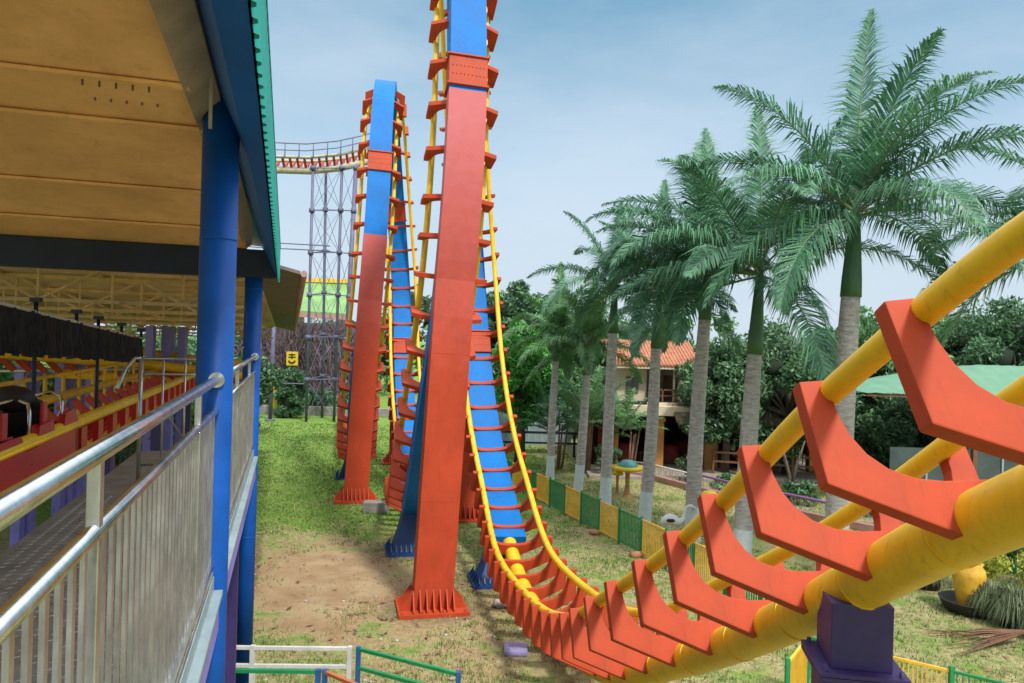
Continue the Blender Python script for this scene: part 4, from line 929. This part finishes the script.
BT = thing('bare_trunk_shrub', 'thin forked grey trunk behind the violet rail', 'small tree', (9.3,24.4,0)); MB().tube([(9.3,24.4,0),(9.25,24.4,.9),(9.0,24.4,1.8)], [.08,.06,.03], 8).tube([(9.3,24.4,.3),(9.5,24.4,1.2),(9.75,24.4,2.0)], [.06,.045,.02], 8).build('trunk', M['bark'], BT)
shrub(9.4, 24.4, .6, 2.9, M['leafd'], 'leafy head over the thin forked grey trunk', 1200, .1) if False else None

# mushrooms
def mushroom(loc, h, r, mcap, mstem, label, brim=None, capz=.22):
    loc = V(loc); T = thing('mushroom_figure', label, 'garden ornament', loc, 'painted mushroom ornaments')
    MB().lathe(loc, [(r*.48,0),(r*.28,h*.12),(r*.2,h*.5),(r*.24,h*.85),(r*.3,h)], 16).build('stem', mstem, T)
    if brim: MB().lathe(loc+V((0,0,h)), [(0,-.02),(brim*.8,-.03),(brim,.02),(brim*.97,.09),(0,.11)], 28).build('brim', M['myel'], T)
    z = h+(.08 if brim else 0); MB().lathe(loc+V((0,0,z)), [(0,-.01),(r*.95,-.02),(r,.02),(r*.86,capz*.55),(r*.5,capz*.92),(0,capz)], 24).build('cap', mcap, T)
mushroom(gnd(627,497), .92, .34, M['mblue'], M['mstem'], 'blue domed mushroom on a wide yellow table brim', brim=.56)
mushroom(gnd(617,494), .66, .2, M['myel'], M['mstem'], 'little yellow mushroom tucked against the blue capped one', capz=.14)
mushroom(gnd(709,523), .62, .34, M['myel'], M['mstem'], 'yellow domed mushroom with red skirt beside the stout palm', capz=.3)
p = gnd(709,523); 
# crane
cp = gnd(668,543); BR = tag(MB().tube([cp+V((-.20,0,.44)), cp+V((-.12,0,.56)), cp+V((.02,0,.62)), cp+V((.17,0,.58)), cp+V((.27,0,.55)), cp+V((.37,0,.62)), cp+V((.40,0,.78)), cp+V((.43,0,.90)), cp+V((.50,0,.96)), cp+V((.57,0,.95)), cp+V((.62,0,.93)), cp+V((.74,0,.86))], [.03,.10,.14,.13,.09,.045,.036,.034,.036,.042,.03,.006], 14)
 .tube([cp+V((.02,-.03,.52)), cp+V((.04,-.03,.28)), cp+V((.0,-.03,0))], .014, 6).tube([cp+V((.10,.04,.52)), cp+V((.12,.04,.28)), cp+V((.08,.04,0))], .014, 6).build('crane_figure', M['bird']), 'white long necked crane ornament standing on the lawn behind the fence', 'garden ornament')
wg = MB(); wg.blob(cp+V((.03,-.115,.60)), (.12,.05,.05), 2, .1); wg.build('wing', M['black'], BR)
# mint roofed kiosk
KI = thing('kiosk', 'long kiosk with a curved mint green roof and dark glass panels below', 'kiosk', (14.5,25,0))
mb = MB(); K = 14; vs = []; fs = []
nx = 40
for i in range(nx+1):
    x = 11.0+i*.26
    for j in range(K+1):
        a = j/K; y = 22.8+a*4.4; z = 3.72+.92*math.sin(PI*a*.92+.02)*(1 if True else 1)*(1-.97*max(0, 1-(x-11.0)/5.0)**1.4)+(.02 if i % 2 else 0); vs.append((x, y, z))
for i in range(nx):
    for j in range(K): fs.append((i*(K+1)+j, (i+1)*(K+1)+j, (i+1)*(K+1)+j+1, i*(K+1)+j+1))
mb.add(vs, fs); mb.build('roof', M['greenroof'], KI)
MB().box((11.0,22.85,3.62),(21.4,22.93,3.70)).build('eave_beam', M['wood'], KI)
for k in range(7):
    x = 13.2+k*1.2; f_ = MB(); f_.box((x-1.15,23.4,.5),(x,23.44,2.0)); f_ = f_.build('glass_panel', M['glass'], KI); MB().box((x-.03,23.36,.2),(x+.03,23.395,2.0)).build('frame', M['galv'], f_)
MB().box((12,23.35,.0),(21,23.5,.5)).build('base_wall', M['grey'], KI)
for x in (14.5,17.6,20.8): MB().box((x-.07,23.0,0),(x+.07,23.14,3.62)).build('post', M['wood'], KI)
# ------------------------------------------------------------ potted plants lower right
def weeping(x, y, label, r=.55):
    T = thing('weeping_plant', label, 'potted plant', (x,y,0), 'weeping plants in black pots')
    MB().lathe((x,y,0), [(.16,0),(.22,.02),(.28,.30),(.30,.34),(.26,.34),(.24,.28),(0,.27)], 18).build('pot', M['pot'], T)
    mb = MB()
    for k in range(1500):
        a = random.random()*6.28; el = random.uniform(.1,1.2); d = V((math.cos(a)*math.cos(el), math.sin(a)*math.cos(el), math.sin(el))); L1 = r*random.uniform(.5,1)
        p0 = V((x,y,.32)); p1 = p0+d*L1*.7; p2 = p1+V((d.x,d.y,0))*L1*.25+V((0,0,-L1*random.uniform(.25,.75))); s_ = V((-math.sin(a), math.cos(a), 0))*.008
        mb.add([p0-s_,p0+s_,p1+s_,p1-s_,p2], [(0,1,2,3),(3,2,4)])
    mb.build('foliage', M['weep'], T)
for (px, py, lb, r) in ((905,578,'weeping grass plant farthest left of the yellow jar',.5),(928,588,'weeping grass plant immediately left of the yellow jar',.55),(992,618,'weeping grass plant immediately right of the yellow jar',.6),(1016,628,'large weeping grass plant at the picture edge right of the jar',.7),(1050,640,'weeping grass plant beyond the picture edge',.7)):
    q = gnd(px, py); weeping(q.x, q.y, lb, r)
q = gnd(968,612); JR = thing('yellow_jar', 'tall mustard yellow ceramic jar standing in a wide black bowl', 'jar', q)
MB().lathe(q+V((0,0,.10)), [(.16,0),(.20,.05),(.25,.35),(.29,.62),(.27,.74),(.22,.80),(.24,.86),(.20,.86),(.18,.8),(0,.78)], 24).build('body', M['jar'], JR)
BW = thing('black_bowl', 'wide shallow black bowl under the mustard yellow jar', 'bowl', q); MB().lathe(q, [(.25,0),(.42,.05),(.50,.22),(.52,.25),(.48,.25),(.4,.10),(0,.095)], 28).build('rim_and_basin', M['pot'], BW)
def flowers(px, py, z, m, label, n=1500, r=.6):
    q = gnd(px, py); shrub(q.x, q.y, r, z, m, label, n, .06, 'leafy bedding plants right of the jar', 'bedding_plant')
flowers(985,590,1.0,M['flower'],'yellow green leafy plant spilling beside the mustard jar',1500,.5); flowers(1035,595,1.0,M['flower'],'yellow green leafy plant at the picture edge above the weeping grass',1800,.6); flowers(1005,572,.9,M['leafb'],'bright green leafy plant between the jar and green posts',1200,.45)
flowers(940,565,.6,M['leafm'],'mid green leafy plant behind the weeping grass',1000,.45)
GP = thing('green_post_fence', 'short green post fence with pink boards behind the yellow leaved plants', 'fence', gnd(1010,560))
b0 = gnd(1000,568); b1 = gnd(1070,590)
for k in range(6): p = b0.lerp(b1, k/5); MB().box((p.x-.05,p.y-.05,0),(p.x+.05,p.y+.05,1.0)).build('post', M['greenp'], GP)
MB().beam(b0+V((0,.03,.65)), b1+V((0,.03,.65)), .03, .45).build('board', M['pinkwall'], GP); MB().beam(b0+V((0,0,.92)), b1+V((0,0,.92)), .04, .05).build('top_rail', M['greenp'], GP)
# fallen frond / roots
q = gnd(1012,645); mb = MB(); random.seed(5)
for k in range(26):
    a = PI+random.uniform(-.5,.45); L1 = random.uniform(.4,1.5); e1 = q+V((math.cos(a)*L1*.5, math.sin(a)*L1*.5, random.uniform(.04,.2))); e2 = q+V((math.cos(a)*L1, math.sin(a)*L1, .015)); mb.tube([q+V((.3,.0,.25)), e1, e2], [.018,.010,.003], 5)
tag(mb.build('dead_frond', M['wood']), 'dry brown palm frond lying on the lawn at the picture edge', 'dead frond')

# ------------------------------------------------------------ far left background: tower, elevated track, pavilion, vine wall
TW = thing('lattice_tower', 'tall purple lattice tower carrying the high pale yellow track', 'tower', gnd(318,420))
D0 = 43.0; legs = [(306,422,313,168,43.0),(322,420,326,168,45.5),(334,421,342,168,43.5),(342,424,356,168,42.0)]
tops = []; bots = []
for i, (a, b, c, d, D) in enumerate(legs):
    b_ = at(a, b, D); b_.z = 0; t_ = at(c, d, D); bots.append(b_); tops.append(t_); MB().tube([b_, t_], .085 if i != 3 else .13, 10).build('leg', M['tower'], TW)
mbj = MB()
for k in range(6):
    f0_, f1_ = k/6, (k+1)/6
    for i, j in ((0,1),(1,2),(2,3),(0,2)):
        a0_, a1_ = bots[i].lerp(tops[i], f0_), bots[i].lerp(tops[i], f1_); c0_, c1_ = bots[j].lerp(tops[j], f0_), bots[j].lerp(tops[j], f1_)
        mbj.tube([a1_, c1_], .03, 6)
        mbj.tube([a0_, c1_], .014, 5); mbj.tube([c0_, a1_], .014, 5)
    for i in range(4): q = bots[i].lerp(tops[i], f1_); mbj.tube([q-V((0,0,.12)), q+V((0,0,.12))], .17, 10)
mbj.build('bracing', M['tower'], TW)
for p_ in (at(270,420,43), ): 
    LP = thing('slim_post', 'single slim purple post on the lawn left of the lattice tower', 'post', (p_.x,p_.y,0)); MB().tube([(p_.x,p_.y,0),(p_.x+.1,p_.y,7.0)], .12, 8).tube([(p_.x,p_.y,0),(p_.x,p_.y,.1)], .3, 8).build('shaft', M['tower'], LP); MB().tube([(p_.x,p_.y,2.2),(bots[0].x,bots[0].y,2.2)], .035, 6).build('tie_bar', M['tower'], LP)
HT = thing('high_track', 'high pale yellow track with a walkway rail crossing to the farther loop', 'track', at(320,170,44))
tp = [at(x, y, D) for x, y, D in ((170,172,40),(230,170,42),(280,168,43.5),(310,169,44),(340,166,44.5),(365,160,45.5),(395,150,47.5))]
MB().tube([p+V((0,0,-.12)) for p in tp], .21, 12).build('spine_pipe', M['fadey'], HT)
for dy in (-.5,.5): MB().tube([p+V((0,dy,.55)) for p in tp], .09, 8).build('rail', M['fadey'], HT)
MB().tube([p+V((0,-.9,1.25)) for p in tp], .035, 6).build('handrail', M['tower'], HT); MB().tube([p+V((0,-.9,.85)) for p in tp], .03, 6).build('handrail', M['tower'], HT)
def along(ps, f): x = f*(len(ps)-1-1e-6); k = int(x); return ps[k].lerp(ps[k+1], x-k)
for k in range(26):
    p = along(tp, k/25); mb = MB(); mb.beam(p+V((0,-.5,.5)), p+V((0,0,-.1)), .12, .12); mb.beam(p+V((0,.5,.5)), p+V((0,0,-.1)), .12, .12); mb.build('crosstie', M['red'], HT)
for k in range(14): p = along(tp, k/13)+V((0,-.9,.4)); MB().tube([p, p+V((0,0,.85))], .03, 6).build('rail_post', M['tower'], HT)
WR = [(at(180,232,40), at(330,246,42)), (at(180,238,40), at(330,251,42))]
for i, (a, b) in enumerate(WR): tag(MB().tube([a, a.lerp(b,.5)+V((0,0,-.15)), b], .035, 5).build('cable', M['tower']), ['upper overhead cable tied to the lattice tower','lower overhead cable tied to the lattice tower'][i], 'cable')
# pavilion
PV = thing('pavilion', 'far pavilion with a lime green roof edged in yellow above the vine wall', 'pavilion', at(310,300,58)*1)
a, b = at(262,312,56), at(352,318,56); c_, d_ = at(352,286,60), at(262,283,60)
zb_ = a.z
mb = MB(); mb.add([a,b,c_,d_]+[p+V((0,0,.3)) for p in (a,b,c_,d_)], HEX); mb.build('roof', M['lime'], PV)
MB().beam(d_+V((0,-.2,.35)), c_+V((0,-.2,.35)), .3, .35).build('ridge_trim', M['yelp'], PV); MB().beam(a+V((0,-.2,.0)), b+V((0,-.2,.0)), .3, .35).build('eave_trim', M['pinkwall'], PV)
for px in (265,300,345): q = at(px,330,57); MB().box((q.x-.25,q.y-.25,0),(q.x+.25,q.y+.25,zb_)).build('column', M['cream'], PV)
MB().beam(at(262,330,56.5), at(352,333,56.5), .3, .2).build('balcony_rail', M['cream'], PV)
# vine wall
VW = thing('vine_wall', 'tall wall overgrown with bare purplish vines at the end of the lawn', 'wall', at(300,400,50))
wa, wb = at(215,330,50), at(372,330,50)
mb = MB(); ztop = at(300,318,50).z; mb.box((wa.x,50,0),(wb.x,50.4,ztop-.3)); mb.build('wall_body', M['vinewall'], VW)
mb = MB(); random.seed(9)
for k in range(900):
    x = random.uniform(wa.x, wb.x); z = random.uniform(.4, ztop+.2); pts = [V((x,49.85-random.random()*.2,z))]
    for j in range(4): pts.append(pts[-1]+V((random.uniform(-.3,.3), random.uniform(-.1,.1), -random.uniform(.15,.5))))
    mb.tube([p if p.z > 0 else V((p.x,p.y,0)) for p in pts], .025, 4, False)
mb.build('vines', M['vine'], VW)
HW = thing('low_stone_kerb', 'low grey kerb wall along the end of the lawn', 'wall', gnd(300,418)); MB().box((wa.x-4,46.6,0),(wb.x+2,46.9,.55)).build('body', M['grey'], HW, .03)
cs = np.array([[random.uniform(wa.x-3,wb.x), random.uniform(47.2,48.6), random.uniform(.3,1.3)] for _ in range(60)]); v, f = leaf_cloud(cs, np.full(60,.55), 9000, .14); mb = MB(); mb.v = [tuple(t) for t in v]; mb.f = f; mb.sm = [False]*len(f); mb.mi = [0]*len(f)
HG = thing('hedge', 'low dark green hedge in front of the vine wall', 'hedge', ((wa.x+wb.x)/2,48,0)); mb.build('foliage', M['leafd'], HG)
q = at(291,400,45); BS = thing('conical_bush', 'egg shaped green bush standing before the vine wall below the yellow sign', 'bush', (q.x,45,0))
cs = []; 
for k in range(40):
    a_ = random.random()*6.28; z = random.random()*2.6; rr_ = 1.1*math.sqrt(max(.02, 1-((z-1.2)/2.0)**2))*random.uniform(.4,.9); cs.append((q.x+math.cos(a_)*rr_, 45+math.sin(a_)*rr_, z+.2))
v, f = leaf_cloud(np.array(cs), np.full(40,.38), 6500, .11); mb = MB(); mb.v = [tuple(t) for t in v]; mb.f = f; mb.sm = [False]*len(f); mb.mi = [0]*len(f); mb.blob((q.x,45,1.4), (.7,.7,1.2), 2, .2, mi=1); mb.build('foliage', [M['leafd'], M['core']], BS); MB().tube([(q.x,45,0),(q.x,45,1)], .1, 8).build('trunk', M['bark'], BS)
q = at(277,392,46); AR = tag(MB().tube([V((q.x+.25,46,.0)), V((q.x-.15,46,.7)), V((q.x-.25,46,1.5)), V((q.x+.05,46,2.2)), V((q.x+.6,46,2.7))], [.12,.17,.2,.2,.1], 10).build('yellow_arch', M['signy']), 'curved yellow arch peeking out behind the egg shaped bush', 'garden arch')
# yellow sign with black face-like glyph
sc_ = at(292.5,358.5,49.4); SG = thing('square_sign', 'square yellow sign with a black pictogram on the vine wall', 'sign', sc_)
MB().box((sc_.x-.38,49.3,sc_.z-.46),(sc_.x+.38,49.38,sc_.z+.46)).build('board', M['signy'], SG)
mb = MB()
y_ = 49.27
for a, b, c, d in ((-.22,.30,-.04,.23),(.04,.30,.22,.23),(-.24,.13,-.02,.06),(.03,.13,.24,.06),(-.04,.34,.03,-.02)): mb.box((sc_.x+a,y_,sc_.z+d),(sc_.x+c,y_+.02,sc_.z+b))
mb.tube([V((sc_.x+.20*math.cos(t_), y_, sc_.z-.12+.16*math.sin(t_))) for t_ in np.linspace(PI, 2*PI, 9)], .05, 6)
mb.build('pictogram', M['black'], SG)
# purple boards visible through gap under the trees beside the loop
LC = thing('lean_to', 'grey corrugated lean to behind a dark rail right of the loop', 'shed', (.6,33,0)); mb = MB()
for k in range(24): mb.box((-.6+k*.14,33+.03*(k%2),.4),(-.47+k*.14,33.04+.03*(k%2),2.2))
mb.build('wall', M['lilac'] if False else M['galv'], LC); MB().beam((-.6,32.4,1.05),(3.0,32.4,1.05), .08, .1).beam((-.6,32.4,.6),(3.0,32.4,.6), .06, .08).build('rail', M['black'], LC)
for k in range(4): MB().box((-.5+k*1.1,32.35,0),(-.4+k*1.1,32.45,1.1)).build('post', M['black'], LC)
sc.cycles.use_denoising = True
sc.cycles.max_bounces = 6; sc.cycles.transparent_max_bounces = 6
